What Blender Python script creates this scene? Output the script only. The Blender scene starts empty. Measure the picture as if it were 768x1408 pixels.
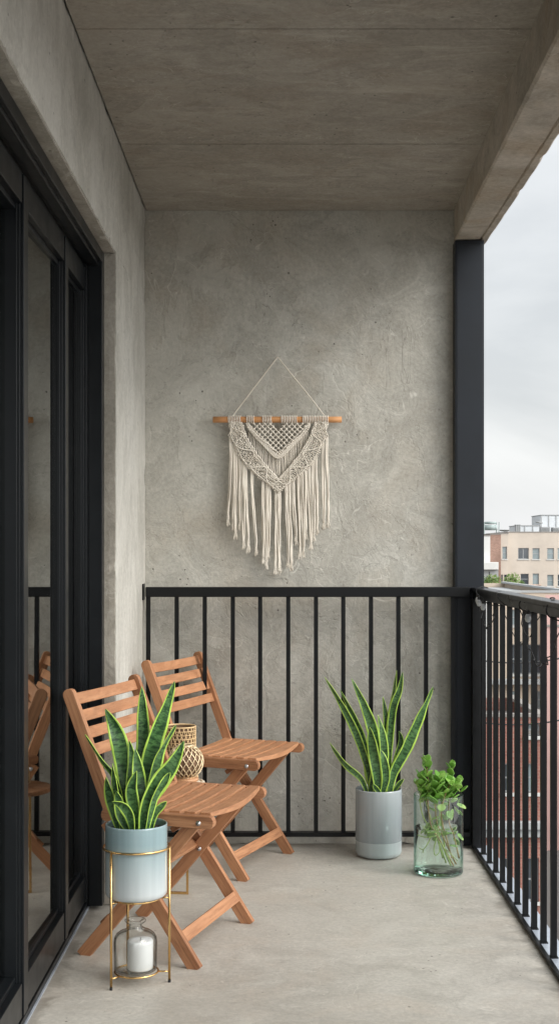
import bpy, math, random
from mathutils import Vector, Matrix, noise as mnoise
random.seed(7)
R = math.radians
scene = bpy.context.scene
COL = scene.collection

# ------------------------------------------------------------------ camera
CH = 1.19; F = 1750.0; CX = 384.0; CY = 760.0
cd = bpy.data.cameras.new('camera'); cam = bpy.data.objects.new('camera', cd); COL.objects.link(cam)
cam.location = (0, 0, CH); cam.rotation_euler = (R(90), 0, 0)
cd.sensor_fit = 'VERTICAL'; cd.sensor_height = 36; cd.sensor_width = 36
cd.lens = F / 1408 * 36; cd.shift_y = 56 / 1408; cd.clip_start = .05; cd.clip_end = 6000
scene.camera = cam

# ------------------------------------------------------------------ sky and sun
SUN_EL, SUN_AZ = 33.0, 122.0      # azimuth clockwise from +Y: the light comes from the right and slightly behind
sd = Vector((math.sin(R(SUN_AZ)) * math.cos(R(SUN_EL)), math.cos(R(SUN_AZ)) * math.cos(R(SUN_EL)), math.sin(R(SUN_EL))))
world = bpy.data.worlds.new('World'); scene.world = world; world.use_nodes = True
nt = world.node_tree; nt.nodes.clear()
N = nt.nodes.new; Lk = nt.links.new
wo = N('ShaderNodeOutputWorld'); mx = N('ShaderNodeMixShader'); b1 = N('ShaderNodeBackground'); b2 = N('ShaderNodeBackground')
sky = N('ShaderNodeTexSky'); sky.sky_type = 'NISHITA'; sky.sun_disc = False
sky.sun_elevation = R(SUN_EL); sky.sun_rotation = R(SUN_AZ); sky.air_density = 1.4; sky.dust_density = 3.0
b1.inputs['Strength'].default_value = .12; Lk(sky.outputs[0], b1.inputs[0])
tc = N('ShaderNodeTexCoord'); mp = N('ShaderNodeMapping'); mp.inputs['Scale'].default_value = (1, 1, 2.6)
mp.inputs['Location'].default_value = (.3, .1, .2)
Lk(tc.outputs['Generated'], mp.inputs[0])
nz = N('ShaderNodeTexNoise'); nz.inputs['Scale'].default_value = 2.3; nz.inputs['Detail'].default_value = 7; nz.inputs['Roughness'].default_value = .5; nz.inputs['Distortion'].default_value = .4
Lk(mp.outputs[0], nz.inputs['Vector'])
cr = N('ShaderNodeValToRGB'); cr.color_ramp.elements[0].position = .36; cr.color_ramp.elements[0].color = (.58, .60, .62, 1)
cr.color_ramp.elements[1].position = .6; cr.color_ramp.elements[1].color = (.83, .84, .845, 1)
Lk(nz.outputs[0], cr.inputs[0])
dp = N('ShaderNodeVectorMath'); dp.operation = 'DOT_PRODUCT'; dp.inputs[1].default_value = sd; Lk(tc.outputs['Generated'], dp.inputs[0])
mr = N('ShaderNodeMapRange'); mr.interpolation_type = 'SMOOTHSTEP'; mr.inputs[1].default_value = .1; mr.inputs[2].default_value = 1; mr.inputs[3].default_value = .93; mr.inputs[4].default_value = 3.4
Lk(dp.outputs['Value'], mr.inputs[0]); Lk(mr.outputs[0], b2.inputs['Strength']); Lk(cr.outputs[0], b2.inputs['Color'])
mx.inputs[0].default_value = .88; Lk(b1.outputs[0], mx.inputs[1]); Lk(b2.outputs[0], mx.inputs[2]); Lk(mx.outputs[0], wo.inputs[0])
sl = bpy.data.lights.new('sun', 'SUN'); sl.energy = 1.5; sl.angle = R(30); sl.color = (1, .96, .9)
so = bpy.data.objects.new('sun', sl); COL.objects.link(so); so.rotation_euler = (-sd).to_track_quat('-Z', 'Y').to_euler()
scene.view_settings.view_transform = 'Standard'; scene.view_settings.look = 'None'; scene.view_settings.gamma = 1
scene.view_settings.exposure = 0.46
scene.cycles.max_bounces = 7; scene.cycles.diffuse_bounces = 4; scene.cycles.glossy_bounces = 3; scene.cycles.use_adaptive_sampling = True; scene.cycles.adaptive_threshold = .02; scene.cycles.transmission_bounces = 5; scene.cycles.transparent_max_bounces = 12
scene.cycles.use_denoising = True

def P(px, py, Y):
    return Vector(((px - CX) * Y / F, Y, CH - (py - CY) * Y / F))

# ------------------------------------------------------------------ materials
class NT:
    def __init__(s, name):
        s.m = bpy.data.materials.new(name); s.m.use_nodes = True; s.t = s.m.node_tree
        s.b = s.t.nodes['Principled BSDF']
    def n(s, typ, ins=None, **kw):
        x = s.t.nodes.new('ShaderNode' + typ)
        for k, v in kw.items(): setattr(x, k, v)
        for k, v in (ins or {}).items():
            if hasattr(v, 'is_output') : s.t.links.new(v, x.inputs[k])
            else: x.inputs[k].default_value = v
        return x
    def set(s, **kw):
        for k, v in kw.items():
            k = k.replace('_', ' ')
            if hasattr(v, 'is_output'): s.t.links.new(v, s.b.inputs[k])
            else: s.b.inputs[k].default_value = v
    def co(s, scale=(1, 1, 1), rot=(0, 0, 0), loc=(0, 0, 0), kind='Object'):
        t = s.n('TexCoord'); mp = s.n('Mapping', {'Vector': t.outputs[kind], 'Scale': scale, 'Rotation': rot, 'Location': loc}); return mp.outputs[0]
    def noise(s, v, sc, det=5, ro=.55, dist=0):
        return s.n('TexNoise', {'Vector': v, 'Scale': sc, 'Detail': det, 'Roughness': ro, 'Distortion': dist}).outputs[0]
    def ramp(s, v, stops):
        x = s.n('ValToRGB', {'Fac': v}); e = x.color_ramp.elements
        while len(e) < len(stops): e.new(.5)
        for i, (p, c) in enumerate(stops):
            e[i].position = p; e[i].color = c if isinstance(c, tuple) and len(c) == 4 else ((c, c, c, 1) if not isinstance(c, tuple) else (*c, 1))
        return x.outputs[0]
    def mix(s, f, a, b, mode='MIX'):
        x = s.n('MixRGB', blend_type=mode)
        for i, v in enumerate((f, a, b)):
            if hasattr(v, 'is_output'): s.t.links.new(v, x.inputs[i])
            else: x.inputs[i].default_value = v if i == 0 else (*v[:3], 1)
        return x.outputs[0]
    def math(s, op, a, b=0.0):
        x = s.n('Math', operation=op)
        for i, v in enumerate((a, b)):
            if hasattr(v, 'is_output'): s.t.links.new(v, x.inputs[i])
            else: x.inputs[i].default_value = v
        return x.outputs[0]
    def bump(s, h, st=.3, d=.01, prev=None):
        ins = {'Height': h, 'Strength': st, 'Distance': d}
        if prev is not None: ins['Normal'] = prev
        return s.n('Bump', ins).outputs[0]

def concrete(name, dark, light, scale=(1, 1, 1), warm=None, lime=0, lap=0, rough=.85, pit=.5, streak=1.0, bump=1.0, spec=.3, worm=.5):
    m = NT(name); v = m.co(scale); v1 = m.co()
    big = m.noise(v, 1.3, 3, .6, .6); mid = m.noise(v, 5.5, 6, .70, 1.3); fine = m.noise(v1, 70, 3, .7)
    col = m.mix(m.ramp(big, [(.34, 0.0), (.66, 1.0)]), dark, light)
    col = m.mix(m.ramp(mid, [(.36, .55 * streak), (.5, 0.0), (.64, 0.0)]), col, tuple(c * .74 for c in dark))
    col = m.mix(m.ramp(mid, [(.52, 0.0), (.66, .5 * streak)]), col, tuple(min(1, c * 1.22) for c in light))
    if warm: col = m.mix(m.ramp(m.noise(v, 2.7, 4, .6, 1), [(.5, 0.0), (.68, .65)]), col, warm)
    col = m.mix(.22, col, m.ramp(fine, [(.3, 0.25), (.7, .85)]), 'OVERLAY')
    if lime: col = m.mix(m.ramp(m.noise(m.co((.8, 3.0, 1)), 2.2, 5, .7, 1.5), [(.56, 0.0), (.72, lime)]), col, tuple(min(1, c * 1.55) for c in light))
    lp = None
    if lap:
        a_ = m.noise(m.co(scale, loc=(3, 7, 1)), 2.1, 5, .62, 1.1); b_ = m.noise(m.co(scale, loc=(9, 2, 5)), 3.4, 6, .66, .7)
        lp = m.math('ADD', m.ramp(a_, [(.53, 0.0), (.545, 1.0)]), m.math('MULTIPLY', m.ramp(b_, [(.57, 0.0), (.58, 1.0)]), -.8))
        col = m.mix(m.math('MULTIPLY', m.math('MAXIMUM', lp, 0.0), .5 * lap), col, tuple(min(1, c * 1.13) for c in light))
        col = m.mix(m.math('MULTIPLY', m.math('MAXIMUM', m.math('MULTIPLY', lp, -1.0), 0.0), .6 * lap), col, tuple(c * .88 for c in dark))
    # bug holes
    vo = m.n('TexVoronoi', {'Vector': v1, 'Scale': 26.0}); vo2 = m.n('TexVoronoi', {'Vector': v1, 'Scale': 9.0})
    wob = fine
    d1 = m.math('ADD', vo.outputs['Distance'], m.math('MULTIPLY', wob, .12)); mask = m.ramp(m.noise(v1, 3.1, 2), [(.5, 0.0), (.6, 1.0)])
    p1 = m.math('MULTIPLY', m.ramp(d1, [(.13, 1.0), (.17, 0.0)]), mask)
    d2 = m.math('ADD', vo2.outputs['Distance'], m.math('MULTIPLY', wob, .08)); p2 = m.ramp(d2, [(.05, 1.0), (.085, 0.0)])
    pits = m.math('MAXIMUM', p1, p2)
    col = m.mix(m.math('MULTIPLY', pits, pit), col, tuple(c * .38 for c in dark))
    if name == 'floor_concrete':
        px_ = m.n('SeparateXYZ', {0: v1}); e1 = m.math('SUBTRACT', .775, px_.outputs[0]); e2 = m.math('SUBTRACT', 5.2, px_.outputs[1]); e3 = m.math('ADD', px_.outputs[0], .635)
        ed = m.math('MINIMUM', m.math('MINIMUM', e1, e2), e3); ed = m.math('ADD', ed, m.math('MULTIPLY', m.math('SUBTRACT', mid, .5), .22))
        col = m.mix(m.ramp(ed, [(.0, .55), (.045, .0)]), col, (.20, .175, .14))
    # trowel arcs: thin contour lines of a distorted noise
    w = m.noise(v, 3.3, 3, .5, 2.2); line = m.ramp(m.math('ABSOLUTE', m.math('SUBTRACT', w, .52)), [(.0, 1.0), (.006, 0.0)])
    line = m.math('MULTIPLY', line, m.ramp(m.noise(v1, 4.5, 2), [(.5, 0.0), (.58, 1.0)]))
    col = m.mix(m.math('MULTIPLY', line, worm), col, tuple(min(1, c * 1.35) for c in light))
    w2 = m.noise(v, 1.9, 4, .6, 3.0); l2 = m.ramp(m.math('ABSOLUTE', m.math('SUBTRACT', w2, .47)), [(.0, 1.0), (.004, 0.0)])
    l2 = m.math('MULTIPLY', l2, m.ramp(m.noise(v1, 3.9, 2), [(.54, 0.0), (.6, 1.0)]))
    col = m.mix(m.math('MULTIPLY', l2, worm * .9), col, tuple(c * .5 for c in dark))
    hh = m.math('ADD', m.math('MULTIPLY', mid, .012), m.math('MULTIPLY', fine, .0016)); hh = m.math('SUBTRACT', hh, m.math('MULTIPLY', pits, .005))
    if lp is not None: hh = m.math('ADD', hh, m.math('MULTIPLY', lp, .0022))
    nb = m.bump(hh, .45 * bump, 1.0)
    m.set(Base_Color=col, Roughness=m.ramp(mid, [(.3, rough - .12), (.7, min(1, rough + .08))]), Normal=nb); m.b.inputs['Specular IOR Level'].default_value = spec
    return m.m

def plain(name, col, rough=.5, metal=0.0, var=.12, vs=8, bump=0.0, spec=.5, bscale=60, coat=0):
    m = NT(name); v = m.co(); n1 = m.noise(v, vs, 5, .6)
    c = m.mix(m.ramp(n1, [(.3, 0.0), (.7, 1.0)]), tuple(x * (1 - var) for x in col), tuple(min(1, x * (1 + var)) for x in col))
    m.set(Base_Color=c, Metallic=metal, Roughness=m.ramp(n1, [(.3, max(.02, rough * .85)), (.7, min(1, rough * 1.15))]))
    m.b.inputs['Specular IOR Level'].default_value = spec; m.b.inputs['Coat Weight'].default_value = coat
    if bump: m.set(Normal=m.bump(m.noise(v, bscale, 3), bump, .002))
    return m.m

def wood(name, c1, c2, c3, axis=0):
    m = NT(name); sc = [26, 26, 26]; sc[axis] = 1.6
    oi = m.n('ObjectInfo'); t = m.n('TexCoord'); su = m.n('SeparateXYZ', {0: t.outputs['UV']}); wn = m.n('TexWhiteNoise', {'Vector': t.outputs['UV']}, noise_dimensions='2D').outputs[0]; add = m.n('VectorMath', {0: t.outputs['Object']}, operation='ADD')
    rv = m.n('CombineXYZ', {'X': m.math('MULTIPLY', oi.outputs['Random'], 9.0), 'Z': m.math('MULTIPLY', wn, 7.0), 'Y': m.math('MULTIPLY', oi.outputs['Random'], 5.0)})
    m.t.links.new(rv.outputs[0], add.inputs[1])
    v = m.n('Mapping', {'Vector': add.outputs[0], 'Scale': tuple(sc)}).outputs[0]
    g = m.noise(v, 1.0, 8, .65, .6); f2 = m.noise(v, 5.0, 4, .7); big = m.noise(add.outputs[0], 4.0, 3)
    col = m.mix(m.ramp(g, [(.33, 0.0), (.66, 1.0)]), c1, c2)
    col = m.mix(m.ramp(f2, [(.46, 0.0), (.66, .75)]), col, c3)
    col = m.mix(m.ramp(big, [(.35, .35), (.6, 0.0)]), col, c3)
    col = m.mix(m.math('MULTIPLY', oi.outputs['Random'], .3), col, c2); col = m.mix(.55, col, m.ramp(m.math('MULTIPLY', m.math('ADD', wn, oi.outputs['Random']), .5), [(.1, .28), (.9, .66)]), 'OVERLAY')
    m.set(Base_Color=col, Roughness=m.ramp(g, [(.3, .62), (.7, .48)]), Normal=m.bump(m.math('ADD', g, m.math('MULTIPLY', f2, .5)), .25, .0015)); m.b.inputs['Specular IOR Level'].default_value = .35
    return m.m

M = {}
M['wall'] = concrete('wall_concrete', (.385, .37, .325), (.485, .475, .43), warm=(.41, .375, .315), pit=.9, worm=.8, bump=1.2, streak=.85, lap=.65)
M['side'] = concrete('side_wall_concrete', (.42, .405, .36), (.54, .525, .48), scale=(1.1, 1.4, .85), pit=.9, worm=.4, bump=.8, streak=.6, lap=.6)
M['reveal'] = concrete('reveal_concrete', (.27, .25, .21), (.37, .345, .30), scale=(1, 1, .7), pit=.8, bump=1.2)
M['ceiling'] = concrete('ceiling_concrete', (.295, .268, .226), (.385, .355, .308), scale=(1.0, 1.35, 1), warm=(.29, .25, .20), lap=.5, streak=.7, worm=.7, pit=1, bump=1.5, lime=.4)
M['beam'] = concrete('beam_concrete', (.35, .315, .26), (.48, .435, .375), scale=(1, 1, 1), warm=(.37, .30, .22), pit=.9)
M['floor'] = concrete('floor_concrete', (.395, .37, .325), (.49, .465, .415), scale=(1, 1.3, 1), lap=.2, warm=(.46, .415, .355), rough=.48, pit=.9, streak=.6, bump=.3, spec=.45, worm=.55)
M['black'] = plain('black_paint', (.005, .0055, .006), .38, 0, .1, 20, .03, spec=.22)
M['frame'] = plain('door_aluminium', (.006, .0075, .009), .33, 0, .12, 12, spec=.3)
M['column'] = plain('column_paint', (.010, .013, .018), .42, 0, .25, 6, .03, spec=.28)
M['flash'] = plain('zinc_flashing', (.42, .46, .52), .4, .3, .15, 12)
M['brass'] = plain('brass', (.72, .47, .20), .24, 1, .08, 20)
M['bolt'] = plain('steel_bolt', (.55, .55, .56), .3, 1, .1, 60)
M['wood'] = wood('teak', (.31, .135, .060), (.47, .24, .125), (.15, .055, .025))
M['woody'] = wood('teak_slats', (.37, .165, .075), (.53, .275, .145), (.22, .085, .035), 1)
M['dowel'] = wood('dowel_wood', (.46, .22, .085), (.55, .28, .12), (.33, .14, .05))
M['soil'] = plain('soil', (.03, .022, .016), .95, 0, .4, 60, 1, bscale=90)
M['cotton'] = None
M['candle'] = plain('white_wax', (.70, .71, .71), .45, 0, .03)
M['rubber'] = plain('rubber', (.012, .012, .012), .7)

def cotton():
    m = NT('cotton_rope'); v = m.co(); n1 = m.noise(v, 14, 4); 
    wv = m.n('TexWave', {'Vector': m.co((1, 1, 1), (0, R(35), 0)), 'Scale': 120.0, 'Distortion': 2.0, 'Detail': 2.0}, bands_direction='X')
    col = m.mix(m.ramp(n1, [(.3, 0.0), (.7, 1.0)]), (.66, .60, .51), (.80, .75, .66))
    col = m.mix(.25, col, m.ramp(wv.outputs[1], [(0.0, .35), (1.0, .75)]), 'OVERLAY')
    m.set(Base_Color=col, Roughness=.95, Normal=m.bump(wv.outputs[1], .5, .0012)); m.b.inputs['Specular IOR Level'].default_value = .1
    return m.m
M['cotton'] = cotton()

def glaze(name, c1, c2, zlo, zhi, rough=.14):
    m = NT(name); t = m.n('TexCoord'); sp = m.n('SeparateXYZ', {0: t.outputs['Object']})
    g = m.n('MapRange', {0: m.math('ADD', sp.outputs[2], m.math('MULTIPLY', m.noise(m.co((1, 1, 1)), 9, 3), .03)), 1: zlo, 2: zhi}).outputs[0]
    col = m.mix(g, c1, c2); st = m.noise(m.co((30, 30, 1.2)), 1, 4); col = m.mix(.16, col, m.ramp(st, [(.3, .2), (.7, .9)]), 'OVERLAY')
    m.set(Base_Color=col, Roughness=rough); m.b.inputs['Coat Weight'].default_value = .4; m.b.inputs['Coat Roughness'].default_value = .06
    return m.m
M['pot_blue'] = glaze('blue_grey_glaze', (.50, .54, .55), (.235, .325, .345), .03, .17)
M['pot_grey'] = glaze('grey_glaze', (.27, .31, .335), (.36, .40, .415), .03, .26, .18)
M['pot_band'] = glaze('pale_grey_glaze', (.40, .45, .46), (.38, .43, .44), .0, .06, .3)

def leafmat():
    m = NT('snake_leaf'); uv = m.n('TexCoord').outputs['UV']; sp = m.n('SeparateXYZ', {0: uv})
    wob = m.noise(m.n('Mapping', {'Vector': uv, 'Scale': (1, 26, 1)}).outputs[0], 1, 3)
    d = m.math('ABSOLUTE', m.math('SUBTRACT', sp.outputs[0], .5)); d = m.math('ADD', d, m.math('MULTIPLY', m.math('SUBTRACT', wob, .5), .10))
    band = m.noise(m.n('Mapping', {'Vector': uv, 'Scale': (1.6, 105, 1)}).outputs[0], 1, 5, .62, .7)
    inner = m.mix(m.ramp(band, [(.41, 0.0), (.60, 1.0)]), (.010, .044, .012), (.085, .195, .060))
    inner = m.mix(m.ramp(m.noise(m.co((1, 1, 1)), 9, 3), [(.45, 0.0), (.7, .3)]), inner, (.13, .25, .09))
    col = m.mix(m.ramp(d, [(.36, 0.0), (.40, 1.0)]), inner, (.44, .66, .10))
    m.set(Base_Color=col, Roughness=.36, Normal=m.bump(band, .12, .002)); m.b.inputs['Specular IOR Level'].default_value = .45
    m.b.inputs['Subsurface Weight'].default_value = .0
    return m.m
M['snake'] = leafmat()

def leafy(name, c1, c2, rough=.4, vs=30, trans=.25):
    m = NT(name); oi = m.n('ObjectInfo'); f = m.math('ADD', m.math('MULTIPLY', oi.outputs['Random'], .6), m.math('MULTIPLY', m.noise(m.co(), vs, 3), .5))
    col = m.mix(m.ramp(f, [(.15, 0.0), (.85, 1.0)]), c1, c2); m.set(Base_Color=col, Roughness=rough)
    tr = m.n('BsdfTranslucent', {'Color': m.mix(.5, col, c2)}); ms = m.n('MixShader', {0: trans, 1: m.b.outputs[0], 2: tr.outputs[0]})
    m.t.links.new(ms.outputs[0], m.t.nodes['Material Output'].inputs[0]); return m.m
M['jade'] = leafy('jade_leaf', (.12, .33, .04), (.36, .62, .13), .28)
M['jadew'] = leafy('submerged_leaf', (.22, .42, .09), (.48, .66, .22), .4)
M['stem'] = plain('green_stem', (.36, .46, .14), .5, 0, .3, 40)
M['root'] = plain('brown_stem', (.40, .27, .13), .6, 0, .3, 40)

def glass(name, col, rough=0.0, ior=1.45):
    m = NT(name); m.set(Base_Color=(*col, 1), Roughness=rough, IOR=ior); m.b.inputs['Transmission Weight'].default_value = 1; return m.m
M['base_glass'] = glass('thick_base_glass', (.70, .90, .84)); M['water'] = glass('water', (.90, .975, .94), 0, 1.06)
def thin_glass(name, face, edge, ior=1.3):
    m = NT(name); lw = m.n('LayerWeight', {'Blend': .5}); fr = m.math('ADD', .05, m.math('MULTIPLY', m.math('POWER', lw.outputs['Facing'], 5.0), .75)); col = m.mix(m.ramp(lw.outputs['Facing'], [(.55, 0.0), (.97, 1.0)]), face, edge)
    tr = m.n('BsdfTransparent', {'Color': col}); gl = m.n('BsdfGlossy', {'Roughness': .015}); ms = m.n('MixShader', {0: fr, 1: tr.outputs[0], 2: gl.outputs[0]})
    m.t.links.new(ms.outputs[0], m.t.nodes['Material Output'].inputs[0]); return m.m
M['vase'] = thin_glass('vase_glass', (.955, .99, .975), (.50, .76, .66)); M['jar'] = thin_glass('jar_glass', (.965, .97, .965), (.16, .18, .18), 1.38)

def pane(name, tint=(.86, .9, .88), ior=1.75):
    m = NT(name); fr = m.n('Fresnel', {'IOR': ior}); gl = m.n('BsdfGlossy', {'Color': (.93, .95, .94, 1), 'Roughness': .012})
    w = m.noise(m.co(), 1.6, 2); nb = m.bump(w, .02, .02); m.t.links.new(nb, gl.inputs['Normal'])
    tr = m.n('BsdfTransparent', {'Color': (*tint, 1)}); ms = m.n('MixShader', {0: fr.outputs[0], 1: tr.outputs[0], 2: gl.outputs[0]})
    m.t.links.new(ms.outputs[0], m.t.nodes['Material Output'].inputs[0]); return m.m
M['pane'] = pane('door_glass', (.55, .58, .56), 2.2)
M['winglass'] = plain('window_glass', (.05, .06, .07), .08, 0, .3, .4, spec=.9)
M['winglass2'] = plain('blind_glass', (.22, .27, .28), .15, 0, .3, .4, spec=.9)

# ------------------------------------------------------------------ mesh builder
class MB:
    def __init__(s): s.v = []; s.f = []; s.uv = {}; s.sm = []
    def add(s, vs, fs, smooth=False):
        o = len(s.v); s.v += [tuple(x) for x in vs]; s.f += [tuple(o + i for i in f) for f in fs]; s.sm += [smooth] * len(fs); return o
    def box(s, x0, x1, y0, y1, z0, z1, mat=None):
        vs = [Vector((x, y, z)) for x in (x0, x1) for y in (y0, y1) for z in (z0, z1)]
        if mat: vs = [mat @ v for v in vs]
        s.add(vs, [(0, 1, 3, 2), (4, 6, 7, 5), (0, 4, 5, 1), (2, 3, 7, 6), (0, 2, 6, 4), (1, 5, 7, 3)]); return s
    def tube(s, pts, r, seg=8, cap=True, closed=False):
        pts = [Vector(p) for p in pts]; n = len(pts); rs = r if isinstance(r, (list, tuple)) else [r] * n
        vs = []; up = None
        for i in range(n):
            if closed: t = (pts[(i + 1) % n] - pts[i - 1])
            else: t = pts[min(i + 1, n - 1)] - pts[max(i - 1, 0)]
            if t.length < 1e-9: t = Vector((0, 0, 1))
            t.normalize()
            if up is None:
                up = Vector((0, 0, 1)) if abs(t.z) < .9 else Vector((1, 0, 0))
            a = (up - t * up.dot(t))
            if a.length < 1e-6: a = t.orthogonal()
            a.normalize(); up = a; b = t.cross(a)
            vs += [pts[i] + (a * math.cos(2 * math.pi * k / seg) + b * math.sin(2 * math.pi * k / seg)) * rs[i] for k in range(seg)]
        fs = []
        for i in range(n if closed else n - 1):
            j = (i + 1) % n
            for k in range(seg): fs.append((i * seg + k, i * seg + (k + 1) % seg, j * seg + (k + 1) % seg, j * seg + k))
        if cap and not closed: fs.append(tuple(range(seg))[::-1]); fs.append(tuple((n - 1) * seg + k for k in range(seg)))
        s.add(vs, fs, True); return s
    def lathe(s, prof, c=(0, 0, 0), seg=48, cap0=False, cap1=False):
        c = Vector(c); vs = []; n = len(prof)
        for r, z in prof: vs += [c + Vector((r * math.cos(2 * math.pi * k / seg), r * math.sin(2 * math.pi * k / seg), z)) for k in range(seg)]
        fs = [(i * seg + k, i * seg + (k + 1) % seg, (i + 1) * seg + (k + 1) % seg, (i + 1) * seg + k) for i in range(n - 1) for k in range(seg)]
        if cap0: fs.append(tuple(range(seg))[::-1])
        if cap1: fs.append(tuple((n - 1) * seg + k for k in range(seg)))
        s.add(vs, fs, True); return s
    def blob(s, c, rx, ry, rz, rot=0, seg=7, rings=4):
        c = Vector(c); vs = [Vector((0, 0, rz))]; cr_, sr_ = math.cos(rot), math.sin(rot)
        for i in range(1, rings):
            a = math.pi * i / rings
            for k in range(seg):
                b = 2 * math.pi * k / seg; vs.append(Vector((rx * math.sin(a) * math.cos(b), ry * math.sin(a) * math.sin(b), rz * math.cos(a))))
        vs.append(Vector((0, 0, -rz))); vs = [c + Vector((v.x * cr_ + v.z * sr_, v.y, -v.x * sr_ + v.z * cr_)) for v in vs]
        fs = [(0, 1 + k, 1 + (k + 1) % seg) for k in range(seg)]
        for i in range(rings - 2):
            for k in range(seg):
                a = 1 + i * seg; fs.append((a + k, a + seg + k, a + seg + (k + 1) % seg, a + (k + 1) % seg))
        a = 1 + (rings - 2) * seg; L = len(vs) - 1
        fs += [(a + k, L, a + (k + 1) % seg) for k in range(seg)]
        s.add(vs, fs, True); return s
    def build(s, name, mat, parent=None, bevel=0, loc=None, mtx=None, solid=0):
        me = bpy.data.meshes.new(name); me.from_pydata(s.v, [], s.f); me.update()
        for p, q in zip(me.polygons, s.sm): p.use_smooth = q
        if s.uv:
            ul = me.uv_layers.new(name='UVMap')
            for p in me.polygons:
                for li in p.loop_indices: ul.data[li].uv = s.uv[me.loops[li].vertex_index]
        me.materials.append(mat); o = bpy.data.objects.new(name, me); COL.objects.link(o)
        if parent: o.parent = parent
        if mtx is not None: o.matrix_local = mtx
        if loc: o.location = loc
        if bevel:
            b = o.modifiers.new('bevel', 'BEVEL'); b.width = bevel; b.segments = 2; b.limit_method = 'ANGLE'; b.angle_limit = R(40)
        if solid:
            b = o.modifiers.new('solid', 'SOLIDIFY'); b.thickness = solid; b.offset = 0
        return o

def tag(o, label=None, cat=None, group=None, kind=None):
    if label: o['label'] = label
    if cat: o['category'] = cat
    if group: o['group'] = group
    if kind: o['kind'] = kind
    return o
def empty(name, loc=(0, 0, 0), rz=0, **kw):
    o = bpy.data.objects.new(name, None); COL.objects.link(o); o.location = loc; o.rotation_euler = (0, 0, rz); o.empty_display_size = .1
    return tag(o, **kw)
def copy_tree(o, parent=None):
    c = o.copy(); COL.objects.link(c)
    if parent: c.parent = parent
    for ch in list(o.children): copy_tree(ch, c)
    return c
def frame_mtx(p0, p1, side=(0, 1, 0)):
    p0, p1 = Vector(p0), Vector(p1); x = (p1 - p0); L = x.length; x.normalize(); y = Vector(side); y = (y - x * y.dot(x)).normalized(); z = x.cross(y)
    m = Matrix((x, y, z)).transposed().to_4x4(); m.translation = (p0 + p1) / 2; return m, L
def bar(name, p0, p1, w, t, mat, parent, side=(0, 1, 0), bevel=.002, round0=False, round1=False):
    """board from p0 to p1: t thick along side, w wide across"""
    m, L = frame_mtx(p0, p1, side); h = w / 2; out = []
    def end(sx, rnd):
        if rnd: return [(sx * (L / 2 - h * .8 + h * .8 * math.cos(a)), h * math.sin(a)) for a in [R(x) for x in (-90, -60, -30, 0, 30, 60, 90)]]
        return [(sx * L / 2, -h), (sx * L / 2, h)]
    prof = end(1, round1) + [(x, z) for x, z in reversed(end(-1, round0))]
    b = MB(); n = len(prof); vs = [(x, -t / 2, z) for x, z in prof] + [(x, t / 2, z) for x, z in prof]
    b.add(vs, [tuple(range(n)), tuple(range(2 * n - 1, n - 1, -1))] + [(i, i + n, (i + 1) % n + n, (i + 1) % n) for i in range(n)])
    return b.build(name, mat, parent, bevel, mtx=m)

def rough_box(name, x0, x1, y0, y1, z0, z1, mat, cell=.04, amp=.002, chips=(), parent=None):
    """box with subdivided faces whose edges wander a little, like cast concrete"""
    b = MB(); idx = {}
    def lin(a, c): n = max(1, min(160, int(abs(c - a) / cell))); return [a + (c - a) * i / n for i in range(n + 1)]
    xs, ys, zs = lin(x0, x1), lin(y0, y1), lin(z0, z1)
    def vid(i, j, k):
        key = (i, j, k)
        if key not in idx:
            p = Vector((xs[i], ys[j], zs[k])); ex = (i in (0, len(xs) - 1)) + (j in (0, len(ys) - 1)) + (k in (0, len(zs) - 1))
            q = p.copy()
            if ex >= 2:
                n1 = mnoise.noise(p * 9); n2 = mnoise.noise(p * 31 + Vector((5, 3, 1))); d = amp * (abs(n1) * 1.2 + max(0, n2 - .25) * 5)
                c = Vector(((x0 + x1) / 2, (y0 + y1) / 2, (z0 + z1) / 2))
                if i in (0, len(xs) - 1): q.x += d * (1 if c.x > p.x else -1)
                if j in (0, len(ys) - 1): q.y += d * (1 if c.y > p.y else -1)
                if k in (0, len(zs) - 1): q.z += d * (1 if c.z > p.z else -1)
            idx[key] = b.add([q], [])
        return idx[key]
    nx, ny, nz_ = len(xs) - 1, len(ys) - 1, len(zs) - 1; F_ = []
    for i in range(nx):
        for j in range(ny):
            F_.append((vid(i, j, 0), vid(i, j + 1, 0), vid(i + 1, j + 1, 0), vid(i + 1, j, 0))); F_.append((vid(i, j, nz_), vid(i + 1, j, nz_), vid(i + 1, j + 1, nz_), vid(i, j + 1, nz_)))
    for i in range(nx):
        for k in range(nz_):
            F_.append((vid(i, 0, k), vid(i + 1, 0, k), vid(i + 1, 0, k + 1), vid(i, 0, k + 1))); F_.append((vid(i, ny, k), vid(i, ny, k + 1), vid(i + 1, ny, k + 1), vid(i + 1, ny, k)))
    for j in range(ny):
        for k in range(nz_):
            F_.append((vid(0, j, k), vid(0, j, k + 1), vid(0, j + 1, k + 1), vid(0, j + 1, k))); F_.append((vid(nx, j, k), vid(nx, j + 1, k), vid(nx, j + 1, k + 1), vid(nx, j, k + 1)))
    b.f = F_; b.sm = [False] * len(F_)
    return b.build(name, mat, parent)

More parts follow.
